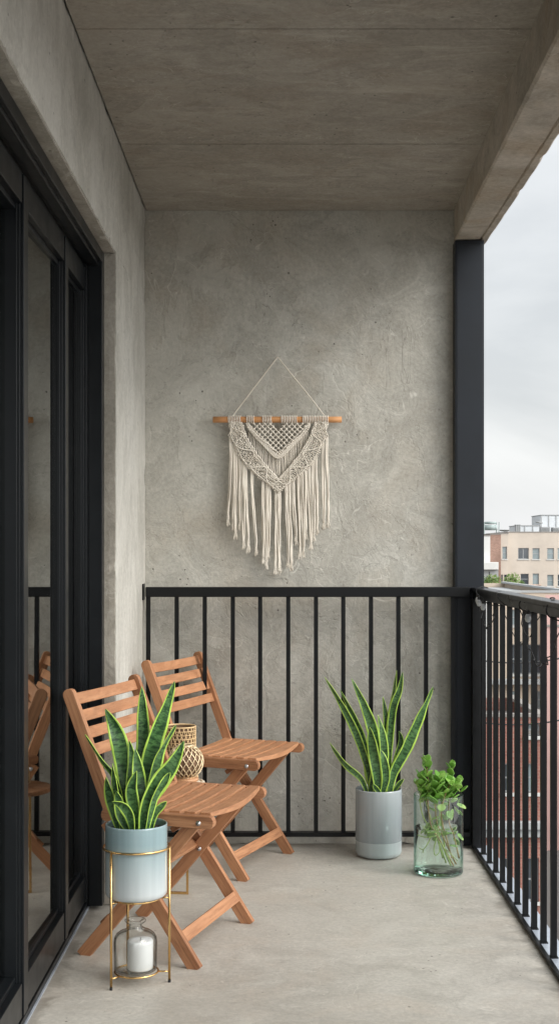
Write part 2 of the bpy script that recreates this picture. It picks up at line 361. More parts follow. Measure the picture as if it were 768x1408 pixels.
# ------------------------------------------------------------------ the balcony shell
YB = 5.23; XL = -.55; ZC = 2.595; YE = -1.6; YJ = 4.30; ZL = 2.205
XF = -.635
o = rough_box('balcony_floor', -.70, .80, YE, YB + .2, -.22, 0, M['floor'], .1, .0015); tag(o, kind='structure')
o = rough_box('back_wall', -.86, .735, YB, YB + .2, .0, ZC + .02, M['wall'], .05, .002); tag(o, 'grey trowelled concrete end wall that carries the macrame hanging', 'wall', kind='structure')
o = rough_box('wall_plinth', -.548, .700, YB - .03, YB - .001, .001, .036, M['wall'], .04, .003); tag(o, 'low concrete kerb along the foot of the end wall', 'kerb', kind='structure')
o = rough_box('side_wall_pier', -.86, XL, YJ, YB - .001, .0, ZL, M['side'], .05, .0022); tag(o, 'pale concrete side wall between glass door and end wall', 'wall', kind='structure')
o = rough_box('side_wall_lintel', -.86, XL, YE, YB - .001, ZL, ZC + .02, M['side'], .03, .0045); tag(o, 'concrete lintel wall over the black glass doors', 'wall', kind='structure')
o = rough_box('side_wall_end', -.86, XL, YE, -.5, 0, ZL, M['side'], .08, .0022); tag(o, 'concrete side wall behind the viewpoint', 'wall', kind='structure')
# thin reveal lining of the opening
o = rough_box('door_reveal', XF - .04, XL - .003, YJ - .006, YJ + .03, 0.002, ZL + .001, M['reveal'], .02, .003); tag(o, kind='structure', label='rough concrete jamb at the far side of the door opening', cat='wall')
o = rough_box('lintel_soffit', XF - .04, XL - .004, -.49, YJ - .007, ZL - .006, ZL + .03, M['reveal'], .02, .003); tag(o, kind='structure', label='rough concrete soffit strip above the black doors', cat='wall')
# ceiling: cast panels with open joints
cb = MB(); joints = [-1.6, -.43, .53, 1.49, 2.45, 3.415, 4.375, YB + .0]
for a, c in zip(joints[:-1], joints[1:]): cb.box(XL + .005, .80, a + .0017, c - (.0017 if c < YB else .006), ZC + random.uniform(-.001, .002), ZC + .05)
cb.box(-.86, .86, YE, YB + .2, ZC + .05, ZC + .25)
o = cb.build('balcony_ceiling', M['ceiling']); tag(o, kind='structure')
# edge beam, a little out of square with the wall
def beam():
    b = MB(); n = 170; rows = []
    for i in range(n + 1):
        y = YE + (5.285 - YE) * i / n; xi = .715 - .022 * (YB - y); zb = 2.462 - .012 * (YB - y)
        nn = lambda s, a: 1.7 * a * (abs(mnoise.noise(Vector((y * s, s, 0)))) + 1.6 * max(0, mnoise.noise(Vector((y * 22, s, 2))) - .3))
        xo = .850 - .006 * (YB - y); lip = xo - .034
        c1, c2, c3, c4 = nn(7, .004), nn(11, .007), nn(5, .007), nn(13, .004)
        rows.append([(xi, y, ZC + .05), (xi, y, zb + .006 + c1), (xi + .006 + c1, y, zb), (lip - .003 - c2, y, zb + c2 * .3), (lip - .001, y, zb + .009), (lip + .003, y, zb + .010), (lip + .006 + c4, y, zb + .003), (xo - .004 - c3, y, zb + .003), (xo, y, zb + .006 + c3), (xo, y, ZC + .25), (xi + .02, y, ZC + .25)])
    m = len(rows[0]); vs = [v for r in rows for v in r]
    fs = [(i * m + k, i * m + (k + 1) % m, (i + 1) * m + (k + 1) % m, (i + 1) * m + k) for i in range(n) for k in range(m)] + [tuple(range(m))[::-1], tuple(n * m + k for k in range(m))]
    b.add(vs, fs); return b.build('edge_beam', M['beam'])
tag(beam(), 'brownish concrete edge beam with chipped drip lip over the railing', 'beam', kind='structure')
# black steel column
cx0, cx1 = .711, .828
b = MB(); b.box(cx0, cx1, 5.16, 5.228, .004, 2.457); b.box(.737, cx1, 5.2281, 5.29, .004, 2.457); b.box(cx0 + .006, cx1 - .006, 5.157, 5.16, .004, 2.44)
col_o = b.build('steel_column', M['column'], bevel=.003); tag(col_o, 'tall dark steel column carrying the beam at the railing corner', 'column')

# room behind the glass
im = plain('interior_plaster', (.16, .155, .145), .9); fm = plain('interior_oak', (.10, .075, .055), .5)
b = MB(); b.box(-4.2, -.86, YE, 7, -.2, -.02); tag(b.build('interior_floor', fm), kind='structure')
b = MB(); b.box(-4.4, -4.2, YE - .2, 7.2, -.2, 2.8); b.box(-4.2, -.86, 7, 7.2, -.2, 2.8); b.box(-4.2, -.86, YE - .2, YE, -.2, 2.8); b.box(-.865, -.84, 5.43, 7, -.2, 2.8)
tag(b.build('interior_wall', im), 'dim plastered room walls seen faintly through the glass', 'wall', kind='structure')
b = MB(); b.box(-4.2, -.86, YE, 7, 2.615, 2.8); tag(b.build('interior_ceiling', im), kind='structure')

# ------------------------------------------------------------------ sliding glass doors
door = empty('sliding_door', (XF, 2, 0), label='black framed sliding glass doors along the left side of the balcony', cat='glass door')
def dpart(name, mb, mat, par=door, bevel=.0015): 
    o = mb.build(name, mat, par, bevel); o.matrix_parent_inverse = Matrix.Identity(4); return o
def off(par): return Vector(par.location)
def dbox(b, x0, x1, y0, y1, z0, z1): b.box(x0 - XF, x1 - XF, y0 - 2, y1 - 2, z0, z1)
zt = ZL - .006
b = MB(); dbox(b, XF-.10, XF, YJ-.055, YJ - .007, .012, zt); dbox(b, XF-.10, XF - .006, YJ-.07, YJ-.055, .03, zt - .03); dbox(b, XF-.10, XF, -.49, YJ-.055, zt - .045, zt); dbox(b, XF-.10, XF - .012, -.49, YJ-.07, zt - .062, zt - .045); dbox(b, XF-.10, XF, -.49, -.44, .012, zt)
XP = -.590; dbox(b, XF + .0005, XP, YJ - .058, YJ - .007, .012, zt - .001); dbox(b, XF + .0005, XP, -.485, YJ - .0585, zt - .040, zt - .001); dbox(b, XF + .0005, XP - .012, -.485, YJ - .0585, zt - .052, zt - .0405)
dpart('outer_frame', b, M['frame'])
b = MB(); dbox(b, XF-.10, XF-.006, -.49, YJ-.056, .001, .022); dbox(b, XF-.10, XF-.02, -.49, YJ-.056, .022, .030); dbox(b, XF-.06, XF-.055, -.49, YJ-.06, .03, .042)
dpart('bottom_track', b, M['frame'])
b = MB(); dbox(b, XF-.0058, XF-.001, -.45, YJ-.012, .001, .006); dpart('sill_strip', b, M['flash'], bevel=0)
def sash(y0, y1, xo, xg, s0, s1, lean=0.0):
    s = MB(); z0, z1 = .034, zt - .064
    if s0: dbox(s, xg - .02, xo - .012, y0, y0 + s0, z0, z1)
    dbox(s, xg - .02, xo, y1 - s1, y1, z0, z1)
    dbox(s, xg - .02, xo - .009, y1 - s1 - .005, y1 - s1, z0, z1); dbox(s, xg - .02, xo - .016, y1 - s1 - .009, y1 - s1 - .005, z0, z1)
    a, c = y0 + s0, y1 - s1 - .009
    dbox(s, xg - .02, xo - .003, a, c, z0, z0 + .085); dbox(s, xg - .02, xo - .02, a, c, z0 + .085, z0 + .10)
    dbox(s, xg - .02, xo - .003, a, c, z1 - .075, z1); dbox(s, xg - .02, xo - .02, a, c, z1 - .09, z1 - .075)
    so_ = dpart('sash', s, M['frame'])
    g = MB(); m = Matrix.Translation((xg - XF, (a + c) / 2 - 2, 0)) @ Matrix.Rotation(-lean, 4, 'Z'); h = (c - a) / 2 + .004
    g.box(-.003, 0, -h, h, z0 + .08, z1 - .07, m); dpart('glass_pane', g, M['pane'], so_, 0)
    return so_
YS = (YJ - .056, 3.85, 3.23)
sash(3.85, YS[0], XF - .004, XF - .026, .0, .020, .004)
sash(3.23, 3.849, XF - .002, XF - .030, .0, .050, .016)
sash(2.30, 3.229, XF - .001, XF - .047, 0, .055)
sash(1.50, 2.299, XF - .002, XF - .047, 0, .05); sash(.7, 1.499, XF - .002, XF - .047, 0, .05); sash(-.43, .699, XF - .002, XF - .047, 0, .05)

# ------------------------------------------------------------------ railings
def rail_back():
    o = empty('back_railing', (0, 5.13, 0), label='black steel railing with upright bars across the end wall', cat='railing')
    b = MB(); b.box(-.582 + .045, .765, -.022, .022, 1.012, 1.052); b.build('handrail', M['black'], o, .003)
    b = MB(); b.box(-.549, -.544, -.03, .03, 1.0, 1.065); b.build('wall_bracket', M['black'], o, .001)
    b = MB(); b.box(-.549, .765, -.018, .018, .048, .066); b.build('bottom_rail', M['black'], o, .002)
    for px in (204, 243, 281.5, 320, 357.5, 396, 434, 471.5, 509.5, 547, 585, 622):
        x = (px - 384) * 5.13 / F; b = MB(); b.box(x - .0085, x + .0085, -.007, .007, .066, 1.012); b.build('baluster', M['black'], o)
rail_back()
def rail_side():
    o = empty('side_railing', (.80, 3, 0), label='black steel railing with close upright bars along the open side', cat='railing')
    b = MB(); b.box(-.03, .03, YE - 3, 5.155 - 3, 1.034, 1.05); b.box(-.018, .018, YE - 3, 5.15 - 3, 1.006, 1.034); b.build('handrail', M['rail'], o, .003)
    b = MB(); b.box(-.026, -.014, YE - 3, 5.15 - 3, .0015, .014); b.build('edge_angle', M['black'], o, .001)
    b = MB(); b.box(-.0135, .05, YE - 3, 5.15 - 3, .001, .0065); b.build('base_flashing', M['flash'], o)
    b = MB(); b.box(-.028, .022, 5.10 - 3, 5.15 - 3, .0065, 1.006); b.build('corner_post', M['black'], o, .002)
    y = 5.0
    while y > -1.5:
        b = MB(); b.box(-.009, .009, y - 3 - .007, y - 3 + .007, .0065, 1.006); b.box(-.012, .012, y - 3 - .012, y - 3 + .012, .0065, .010); b.build('baluster', M['black'], o); y -= .142
M['rail'] = plain('worn_black_handrail', (.008, .009, .010), .3, 0, .3, 14, spec=.4)
rail_side()

M['frost'] = plain('frosted_bulb', (.42, .44, .45), .15, 0, .25, 60)
# string lights tangled on the side handrail
sl_o = empty('string_lights', (.80, 4.9, 1.0), label='tangled black cable with small clear bulbs wound on the side handrail near the column', cat='string lights')
pts = []
for i in range(220):
    t = i / 219; y = .15 - 1.75 * t + .02 * math.sin(t * 23); a = t * 9 * math.pi + .8 * math.sin(t * 31); rr = .027 + .004 * math.sin(i * .13)
    pts.append((math.cos(a) * (rr + .012), y + .01 * math.sin(a * 1.7), .028 + math.sin(a) * rr * .95 - .012 * math.sin(t * 9) ** 2))
MB().tube(pts, .0022, 5).build('cable', M['rubber'], sl_o)
for (y0, y1, sag, x) in ((.12, -.35, .10, -.022), (-.2, -.9, .13, .02), (-.75, -1.4, .16, -.02)):
    pp = [(x + .006 * math.sin(k * 2.1), y0 + (y1 - y0) * k / 20, .01 - sag * math.sin(math.pi * k / 20) + .006 * math.sin(k * 3.3)) for k in range(21)]
    MB().tube(pp, .0018, 5).build('cable', M['rubber'], sl_o)
for y, x, z in ((-.03, -.042, .018), (-.075, -.045, .010), (-.15, -.042, -.002), (-1.0, -.040, .0)):
    b = MB().lathe([(.0005, -.024), (.007, -.021), (.0105, -.012), (.008, -.002), (.0045, .004)], (x, y, z), 12); bo = b.build('bulb', M['frost'], sl_o)
    MB().lathe([(.0055, .002), (.006, .011), (.003, .014)], (x, y, z), 10, cap0=True, cap1=True).build('socket', M['rubber'], bo)

# ------------------------------------------------------------------ folding chairs
def make_chair(W=.49):
    o = empty('folding_chair')
    T = .021
    for v in (T / 2, W - T / 2):
        bar('front_leg', (-.285, v, .405), (-.006, v, -.004), .039, T, M['wood'], o)
    for v in (T * 1.6, W - T * 1.6):
        bar('rear_leg', (-.375, v, -.003), (-.02, v, .412), .039, T * .95, M['wood'], o)
    for v in (T * .5, W - T * .5):
        bar('back_post', (-.250, v, .378), (-.412, v, .787), .037, T, M['wood'], o, round1=True)
        bar('seat_rail', (-.300, v + (-.001 if v < .2 else .001) - (-.0), .425), (.050, v + (-.001 if v < .2 else .001), .421), .036, T + .004, M['wood'], o, round1=True, round0=True)
    # back slats
    p0 = Vector((-.250, 0, .378)); d = (Vector((-.412, 0, .787)) - p0); L = d.length; d.normalize(); nrm = Vector((d.z, 0, -d.x))
    m = Matrix((nrm, Vector((0, 1, 0)), nrm.cross(Vector((0, 1, 0))))).transposed().to_4x4()
    if m.to_3x3() @ Vector((0, 0, 1)) @ d < 0: pass
    b = MB()
    for k in range(4):
        q = p0 + d * (L - .034 - k * .0535); n = 10
        for j in range(n):
            v0 = T + (W - 2 * T) * j / n; v1 = T + (W - 2 * T) * (j + 1) / n
            # slight bow to the rear, as one ribbon of boards
            pass
        vs = []; 
        for j in range(n + 1):
            v = T - .002 + (W - 2 * T + .004) * j / n; bow = -.010 * math.sin(math.pi * j / n)
            for (a, h) in ((.005, -.0175), (.005, .0175), (-.005, .0175), (-.005, -.0175)):
                p = q + nrm * (a + bow) + d * h; vs.append((p.x, v, p.z))
        fs = [(0, 1, 2, 3), tuple(n * 4 + i for i in (3, 2, 1, 0))] + [(j * 4 + i, j * 4 + 4 + i, j * 4 + 4 + (i + 1) % 4, j * 4 + (i + 1) % 4) for j in range(n) for i in range(4)]
        o0 = b.add(vs, fs)
        for i in range(len(vs)): b.uv[o0 + i] = (.17 + k * .377, 0)
    b.build('backrest', M['woody'], o, .0015)
    # seat slats, dished a little between the rails
    b = MB(); ns = 7; pitch = .0470
    for k in range(ns):
        u = .016 - k * pitch; n = 12; w = .0166; vs = []
        for j in range(n + 1):
            v = T + .001 + (W - 2 * T - .002) * j / n; c = math.sin(math.pi * j / n); z = .440 - .006 * c
            uu = u + (0.018 * c if k == 0 else 0)
            for (a, h) in ((-w, .006), (w, .006), (w + (0 if k else .002), -.006 - (.006 * c if k == 0 else 0)), (-w, -.006)): vs.append((uu + a - (0.018 * c if (k == 0 and a < 0) else 0), v, z + h))
        fs = [(3, 2, 1, 0), tuple(n * 4 + i for i in (0, 1, 2, 3))] + [(j * 4 + (i + 1) % 4, j * 4 + 4 + (i + 1) % 4, j * 4 + 4 + i, j * 4 + i) for j in range(n) for i in range(4)]
        o0 = b.add(vs, fs)
        for i in range(len(vs)): b.uv[o0 + i] = (.05 + k * .377, 0)
    b.build('seat', M['woody'], o, .002)
    bar('stretcher', (-.052, T * .6, .082), (-.052, W - T * .6, .082), .036, .016, M['wood'], o, side=(.82, 0, .57))
    bar('stretcher', (-.305, T * 1.8, .105), (-.305, W - T * 1.8, .105), .034, .016, M['wood'], o, side=(.72, 0, -.7))
    bar('stretcher', (-.190, T * 1.2, .250), (-.190, W - T * 1.2, .250), .034, .016, M['wood'], o, side=(.5, 0, .9))
    bar('stretcher', (-.085, T * 2, .392), (-.085, W - T * 2, .392), .032, .016, M['wood'], o, side=(.6, 0, -.8))
    for (u, z, v0) in ((-.165, .236, 0), (-.165, .236, W), (.004, .419, 0), (.004, .419, W), (-.27, .39, 0), (-.27, .39, W), (-.03, .406, .035), (-.03, .406, W - .035), (-.165, .236, .043), (-.165, .236, W - .043)):
        s = -1 if v0 < .02 or (v0 > .2 and v0 < W - .02) else 1
        b = MB(); b.tube([(u, v0 + s * -.001, z), (u, v0 + s * .0045, z)], [.0085, .007], 12); b.tube([(u, v0 + s * .0045, z), (u, v0 + s * .006, z)], .0035, 8); b.build('bolt', M['bolt'], o)
    return o
ch = make_chair(); ch.location = (-.234, 3.629, 0); ch.rotation_euler = (0, 0, R(-17.3))
tag(ch, 'nearer wooden folding chair, standing right behind the brass plant stand', 'chair', 'wooden folding chairs')
c2 = copy_tree(ch); c2.location = (-.122, 4.60, 0); c2.rotation_euler = (0, 0, R(-21.5)); c2.scale = (1, .965, 1)
tag(c2, 'farther wooden folding chair, in the corner against the end wall railing', 'chair', 'wooden folding chairs')

# ------------------------------------------------------------------ snake plants
def catmull(pts, n):
    out = []; m = len(pts) - 1
    for i in range(n + 1):
        t = i / n * m; k = min(int(t), m - 1); f = t - k
        p0 = pts[max(k - 1, 0)]; p1 = pts[k]; p2 = pts[k + 1]; p3 = pts[min(k + 2, m)]
        out.append(.5 * ((2 * p1) + (p2 - p0) * f + (2 * p0 - 5 * p1 + 4 * p2 - p3) * f * f + (3 * p1 - p0 - 3 * p2 + p3) * f ** 3))
    return out
def leaf(parent, base, pts, Y0, dys, wpx, twist=(0, 0), fold=.25, name='leaf'):
    """pts from base to tip as measured points of the photograph, at depth Y0+dy"""
    n = 30; m = len(pts); P3 = [P(x, y, Y0 + dys[0] + (dys[1] - dys[0]) * i / (m - 1)) - base for i, (x, y) in enumerate(pts)]
    C = catmull(P3, n); W = wpx / 2 * Y0 / F; L = sum((C[i + 1] - C[i]).length for i in range(n)); b = MB(); acc = 0; nc = 9
    ph = random.uniform(0, 9)
    for i in range(n + 1):
        t = i / n; T = (C[min(i + 1, n)] - C[max(i - 1, 0)]).normalized()
        s0 = T.cross(Vector((0, 1, 0))).normalized(); s0 = -s0 if s0.x < 0 and abs(T.z) > .3 else s0; n0 = s0.cross(T).normalized()
        a = R(twist[0] + (twist[1] - twist[0]) * t) + .2 * math.sin(ph + t * 6); s = s0 * math.cos(a) + n0 * math.sin(a); nn = s.cross(T).normalized()
        w = W * (.50 + .5 * math.sin(min(1, t / .5) * math.pi / 2)) if t < .5 else W * max(.01, (1 - ((t - .5) / .5) ** 1.9)) 
        if t > .97: w = W * .05 * (1 - t) / .03 + .0002
        if i: acc += (C[i] - C[i - 1]).length
        for k in range(nc):
            u = k / (nc - 1); q = (u - .5) * 2; rip = .08 * W * math.sin(acc * 60 + ph + q * 2) * abs(q)
            p = C[i] + s * (q * w) + nn * (fold * w * (q * q - .4) + rip); b.v.append(tuple(p)); b.uv[len(b.v) - 1] = (.5 + (u - .5) * .985, acc)
    for i in range(n):
        for k in range(nc - 1):
            a = i * nc + k; b.f.append((a, a + 1, a + nc + 1, a + nc)); b.sm.append(True)
    return b.build(name, M['snake'], parent, solid=.0016)

Y1 = 3.53; C1 = Vector((-.396, Y1, 0))
p1 = empty('potted_snake_plant', (C1.x, C1.y, .238), label='snake plant with yellow edged leaves in pale blue cylinder pot held by brass stand', cat='potted plant')
B1 = Vector(p1.location)
b = MB().lathe([(.0, .0), (.070, .0), (.079, .003), (.0845, .010), (.0855, .02), (.0857, .198), (.0850, .202), (.0835, .2025), (.0822, .201), (.0818, .196), (.081, .16)], seg=72); b.build('pot', M['pot_blue'], p1)
b = MB().lathe([(.0001, .188), (.04, .187), (.082, .184)], seg=24); b.build('soil', M['soil'], p1)
ycap = lambda L: [(x, y) for x, y in L]
LV = [ # points base->tip, dy base/tip, width px, twist
 ([(172, 1140), (160, 1075), (140, 1045), (117, 1010)], (.01, .02), 13, (25, 60)),
 ([(177, 1142), (174, 1085), (166, 1030), (157, 1000), (145, 975)], (.02, .03), 25, (-8, 10)),
 ([(190, 1142), (193, 1080), (197, 1020), (196, 975), (195, 944)], (.035, .04), 19, (15, -20)),
 ([(196, 1142), (200, 1085), (211, 1025), (226, 980), (240, 937)], (.015, .03), 26, (-10, -30)),
 ([(200, 1142), (208, 1085), (217, 1045), (228, 1020), (242, 997)], (-.005, .00), 20, (-40, -60)),
 ([(196, 1142), (203, 1105), (220, 1075), (238, 1050), (253, 1019)], (-.05, -.04), 25, (-20, -10)),
 ([(182, 1142), (178, 1122), (168, 1108), (154, 1102)], (-.055, -.07), 15, (10, 30)),
 ([(186, 1142), (184, 1110), (181, 1085), (188, 1060)], (-.045, -.04), 19, (0, 35)),
 ([(165, 1142), (157, 1115), (150, 1090), (146, 1068)], (.0, .0), 18, (20, 40)),
 ([(207, 1142), (212, 1120), (222, 1108), (229, 1102)], (-.02, -.03), 12, (-40, -10)),
 ([(172, 1130), (165, 1070), (163, 1030), (166, 996)], (.05, .06), 13, (40, 10)),
 ([(205, 1142), (203, 1090), (200, 1040), (205, 1000)], (.05, .06), 20, (20, 30)),
 ([(186, 1142), (180, 1095), (182, 1050), (178, 1018)], (.0, .02), 15, (-30, 10)),
 ([(202, 1142), (212, 1100), (226, 1075), (234, 1062)], (-.06, -.06), 13, (-50, -10)),
 ([(168, 1142), (163, 1108), (158, 1080), (155, 1050)], (-.01, -.02), 13, (30, 60)),
 ([(190, 1142), (193, 1100), (190, 1062), (186, 1030)], (-.02, -.01), 20, (10, -15)),
 ([(200, 1142), (205, 1110), (216, 1080), (222, 1050)], (.03, .04), 18, (30, 50)),
 ([(176, 1142), (166, 1122), (163, 1100), (160, 1088)], (-.03, -.03), 14, (0, 20)),
]
for pts, dy, w, tw in LV: leaf(p1, B1, pts, Y1, dy, w, tw)

Y2 = 5.0; p2 = empty('potted_snake_plant', (.3886, Y2, 0), label='snake plant in tall grey glazed pot on the floor by the end wall railing', cat='potted plant'); B2 = Vector(p2.location)
b = MB().lathe([(.0, .003), (.075, .003), (.083, .006), (.0885, .014), (.0905, .022), (.0905, .066)], seg=72); b.build('pot_base', M['pot_band'], p2)
b = MB().lathe([(.0895, .063), (.0915, .0665), (.0915, .260), (.0905, .2645), (.0885, .266), (.0868, .264), (.086, .258), (.085, .22)], seg=72); b.build('pot', M['pot_grey'], p2)
b = MB().lathe([(.0001, .252), (.04, .250), (.0865, .247)], seg=24); b.build('soil', M['soil'], p2)
LV = [
 ([(510, 1090), (505, 1056), (490, 1011), (469, 969), (446, 931)], (.0, .0), 11, (15, 35)),
 ([(511, 1090), (508, 1062), (498, 1020), (485, 985), (467, 948)], (.02, .03), 12, (-20, 20)),
 ([(509, 1090), (516, 1050), (513, 1010), (502, 975), (483, 933)], (-.03, -.02), 16, (30, 5)),
 ([(529, 1090), (533, 1050), (535, 1000), (541, 955), (545, 922)], (.02, .03), 10, (20, 60)),
 ([(531, 1090), (535, 1025), (540, 975), (549, 948), (553, 924)], (.0, .0), 11, (-10, 30)),
 ([(535, 1090), (541, 1062), (558, 1030), (573, 995), (585, 967), (595, 944)], (-.02, -.01), 16, (-15, -35)),
 ([(504, 1090), (496, 1071), (475, 1052), (462, 1035), (453, 1021)], (-.03, -.04), 9, (10, 50)),
 ([(519, 1090), (527, 1050), (526, 1015), (519, 983)], (-.015, -.01), 13, (0, -25)),
 ([(525, 1090), (530, 1040), (531, 995), (526, 958)], (.03, .04), 10, (40, 0)),
 ([(533, 1090), (543, 1050), (551, 1020), (548, 1005)], (.03, .04), 9, (0, 40)),
 ([(540, 1090), (548, 1078), (555, 1071)], (.01, .0), 6, (0, 40)),
 ([(531, 1090), (540, 1060), (548, 1040), (551, 1028)], (.0, .0), 12, (-30, -10)),
 ([(520, 1090), (516, 1055), (511, 1022), (508, 1000)], (-.05, -.05), 16, (0, 20)),
 ([(514, 1090), (508, 1070), (505, 1050), (500, 1030)], (.02, .02), 13, (0, 20)),
 ([(525, 1092), (530, 1070), (527, 1045), (522, 1030)], (-.055, -.055), 12, (0, -20)),
 ([(523, 1092), (517, 1085), (512, 1078)], (-.06, -.065), 7, (0, -20)),
]
for pts, dy, w, tw in LV: leaf(p2, B2, pts, Y2, dy, w, tw)

# ------------------------------------------------------------------ brass plant stand with jar and candle
st = empty('plant_stand', (C1.x, C1.y, 0), label='slim brass wire plant stand with three legs and two rings', cat='plant stand')
def ring(r, z, n=56, c=(0, 0)): return [(c[0] + r * math.cos(2 * math.pi * k / n), c[1] + r * math.sin(2 * math.pi * k / n), z) for k in range(n)]
MB().tube(ring(.0915, .375), .0032, 8, closed=True).build('top_ring', M['brass'], st)
MB().tube(ring(.060, .030), .0028, 8, closed=True).build('bottom_ring', M['brass'], st)
sup = MB()
legA = [R(228), R(-2), R(112)]
MB().tube(ring(.066, .2345), .0028, 8, closed=True).build('support_ring', M['brass'], st)
for a in legA:
    c, s = math.cos(a), math.sin(a); L = MB().tube([(c * .0915, s * .0915, .006), (c * .0915, s * .0915, .377)], .0037, 10).build('leg', M['brass'], st)
    MB().tube([(c * .0915, s * .0915, 0), (c * .0915, s * .0915, .007)], .0042, 10).build('foot_cap', M['rubber'], L)
    MB().tube([(c * .060, s * .060, .030), (c * .0915, s * .0915, .030)], .0024, 8).build('strut', M['brass'], st)
    MB().tube([(c * .066, s * .066, .2345), (c * .0915, s * .0915, .2345)], .0024, 8).build('strut', M['brass'], st)
jar = MB().lathe([(.0, .0), (.052, .0), (.0575, .002), (.0595, .007), (.0600, .078), (.0585, .090), (.053, .100), (.043, .107), (.030, .111), (.026, .1125), (.0255, .116), (.019, .118), (.0175, .123), (.0185, .129), (.025, .132), (.029, .1355), (.0295, .139), (.027, .141), (.018, .1395), (.0155, .134), (.0150, .123), (.0165, .116), (.024, .108), (.038, .103), (.0495, .097), (.056, .088), (.0575, .077), (.0570, .0075), (.052, .0045), (.0, .0045)], seg=56).build('glass_jar', M['jar'])
jar.location = (C1.x - .003, C1.y, .0332); tag(jar, 'clear glass bottle jar with flared neck inside the brass stand', 'glass jar')
cnd = MB().lathe([(.0, .0), (.032, .0), (.035, .002), (.0355, .006), (.0355, .077), (.034, .080), (.020, .0785), (.0, .077)], seg=40).build('candle', M['candle']); cnd.location = (C1.x + .011, C1.y - .005, .0382); tag(cnd, 'white pillar candle standing inside the clear glass jar', 'candle')
MB().tube([(0, 0, .075), (.001, 0, .086)], .0009, 5).build('wick', M['rubber'], cnd)

# ------------------------------------------------------------------ side table with woven lanterns
T0 = Vector((-.375, 4.44, 0)); tb = empty('side_table', T0, R(-6), label='small round side table with thin brass sled legs between the chairs', cat='side table')
tb.scale = (1, 1, 1.045)
MB().lathe([(.0, .340), (.125, .340), (.130, .343), (.130, .353), (.127, .356), (.0, .356)], seg=48).build('table_top', M['wood'], tb)
for yy in (.0, .085, -.085):
    b = MB(); w = .055 if yy == 0 else .055; r_ = .004
    b.box(-w - r_, -w + r_, yy - r_, yy + r_, .0, .340); b.box(w - r_, w + r_, yy - r_, yy + r_, .0, .340); b.box(-w + r_, w - r_, yy - r_, yy + r_, 0, .008); b.box(-w + r_, w - r_, yy - r_, yy + r_, .332, .339)
    if yy == 0: b.build('leg', M['brass'], tb, .0008)
M['cream'] = plain('cream_rope', (.60, .52, .40), .85, 0, .2, 30, .3); M['cane'] = plain('cane', (.60, .42, .22), .6, 0, .25, 40); M['tan'] = plain('tan_wood', (.50, .27, .14), .5); M['darkin'] = plain('dark_brown_liner', (.17, .10, .055), .7)
G = Vector((-.322, 4.375, 0))
b = MB(); k_ = 0
for (z, r_) in ((.3625, .060), (.373, .063), (.3835, .059)):
    b.tube([((r_ + .0015 * math.sin(k * 2.3 + z * 900)) * math.cos(2 * math.pi * k / 48), (r_ + .0015 * math.sin(k * 1.7)) * math.sin(2 * math.pi * k / 48), z) for k in range(48)], .0062, 8, closed=True)
b.lathe([(.0, .358), (.058, .358), (.058, .386), (.0, .386)], seg=32)
rp = b.build('rope_trivet', M['cream'], loc=(G.x, G.y, .0165)); tag(rp, 'coiled cream rope trivet under the round lattice candle holder', 'trivet')
lb = empty('lattice_candle_holder', (G.x, G.y, .4065), label='round cream and gold lattice candle holder on the rope trivet', cat='candle holder')
MB().lathe([(.0, .0), (.042, .0), (.044, .002), (.044, .009), (.040, .011), (.0, .011)], seg=40).build('wooden_base', M['tan'], lb)
cz = .066; r0 = .060
b = MB().lathe([(r0 * .955 * math.cos(R(a)), cz + r0 * .955 * math.sin(R(a))) for a in range(-66, 72, 6)], seg=40); b.build('liner', M['darkin'], lb)
b = MB(); nh = 17
for dr in (1, -1):
    for k in range(nh):
        pp = []
        for j in range(25):
            a = R(-64 + 132 * j / 24); th = 2 * math.pi * k / nh + dr * 1.5 * (j / 24); rr = r0 * (1.0 + .008 * dr); pp.append((rr * math.cos(a) * math.cos(th), rr * math.cos(a) * math.sin(th), cz + rr * math.sin(a)))
        b.tube(pp, .0021, 5)
for a in (-62, 66): b.tube(ring(r0 * math.cos(R(a)), cz + r0 * math.sin(R(a)), 40), .004, 6, closed=True)
M['lattice'] = plain('cream_lattice', (.76, .60, .38), .28, .35, .1, 30); b.build('lattice', M['lattice'], lb)
G2 = Vector((-.350, 4.505, .3725)); ln = empty('cane_lantern', G2, label='taller open woven cane lantern behind the round lattice holder', cat='lantern')
def rr_(z): return .064 - .010 * min(1, z / .125)
H2 = .205
b = MB().lathe([(rr_(0) - .003, .0)] + [(rr_(z) - .003, z) for z in (.02, .05, .09, .125, .16, H2 - .004)], seg=40); b.lathe([(rr_(z) - .006, z) for z in (H2 - .004, .12, .06, .004)], seg=40); b.lathe([(0, .003), (rr_(0) - .004, .003)], seg=32); b.build('liner', M['darkin'], ln)
b = MB()
for k in range(16): b.tube(ring(rr_(H2 * k / 15), .002 + (H2 - .004) * k / 15, 40), .0016 if k % 15 else .0032, 5, closed=True)
for dr in (1, -1):
    for k in range(22): b.tube([(rr_(H2 * j / 14) * math.cos(2 * math.pi * k / 22 + dr * 1.35 * j / 14), rr_(H2 * j / 14) * math.sin(2 * math.pi * k / 22 + dr * 1.35 * j / 14), H2 * j / 14) for j in range(15)], .0017, 5)
b.build('woven_shell', M['cane'], ln)

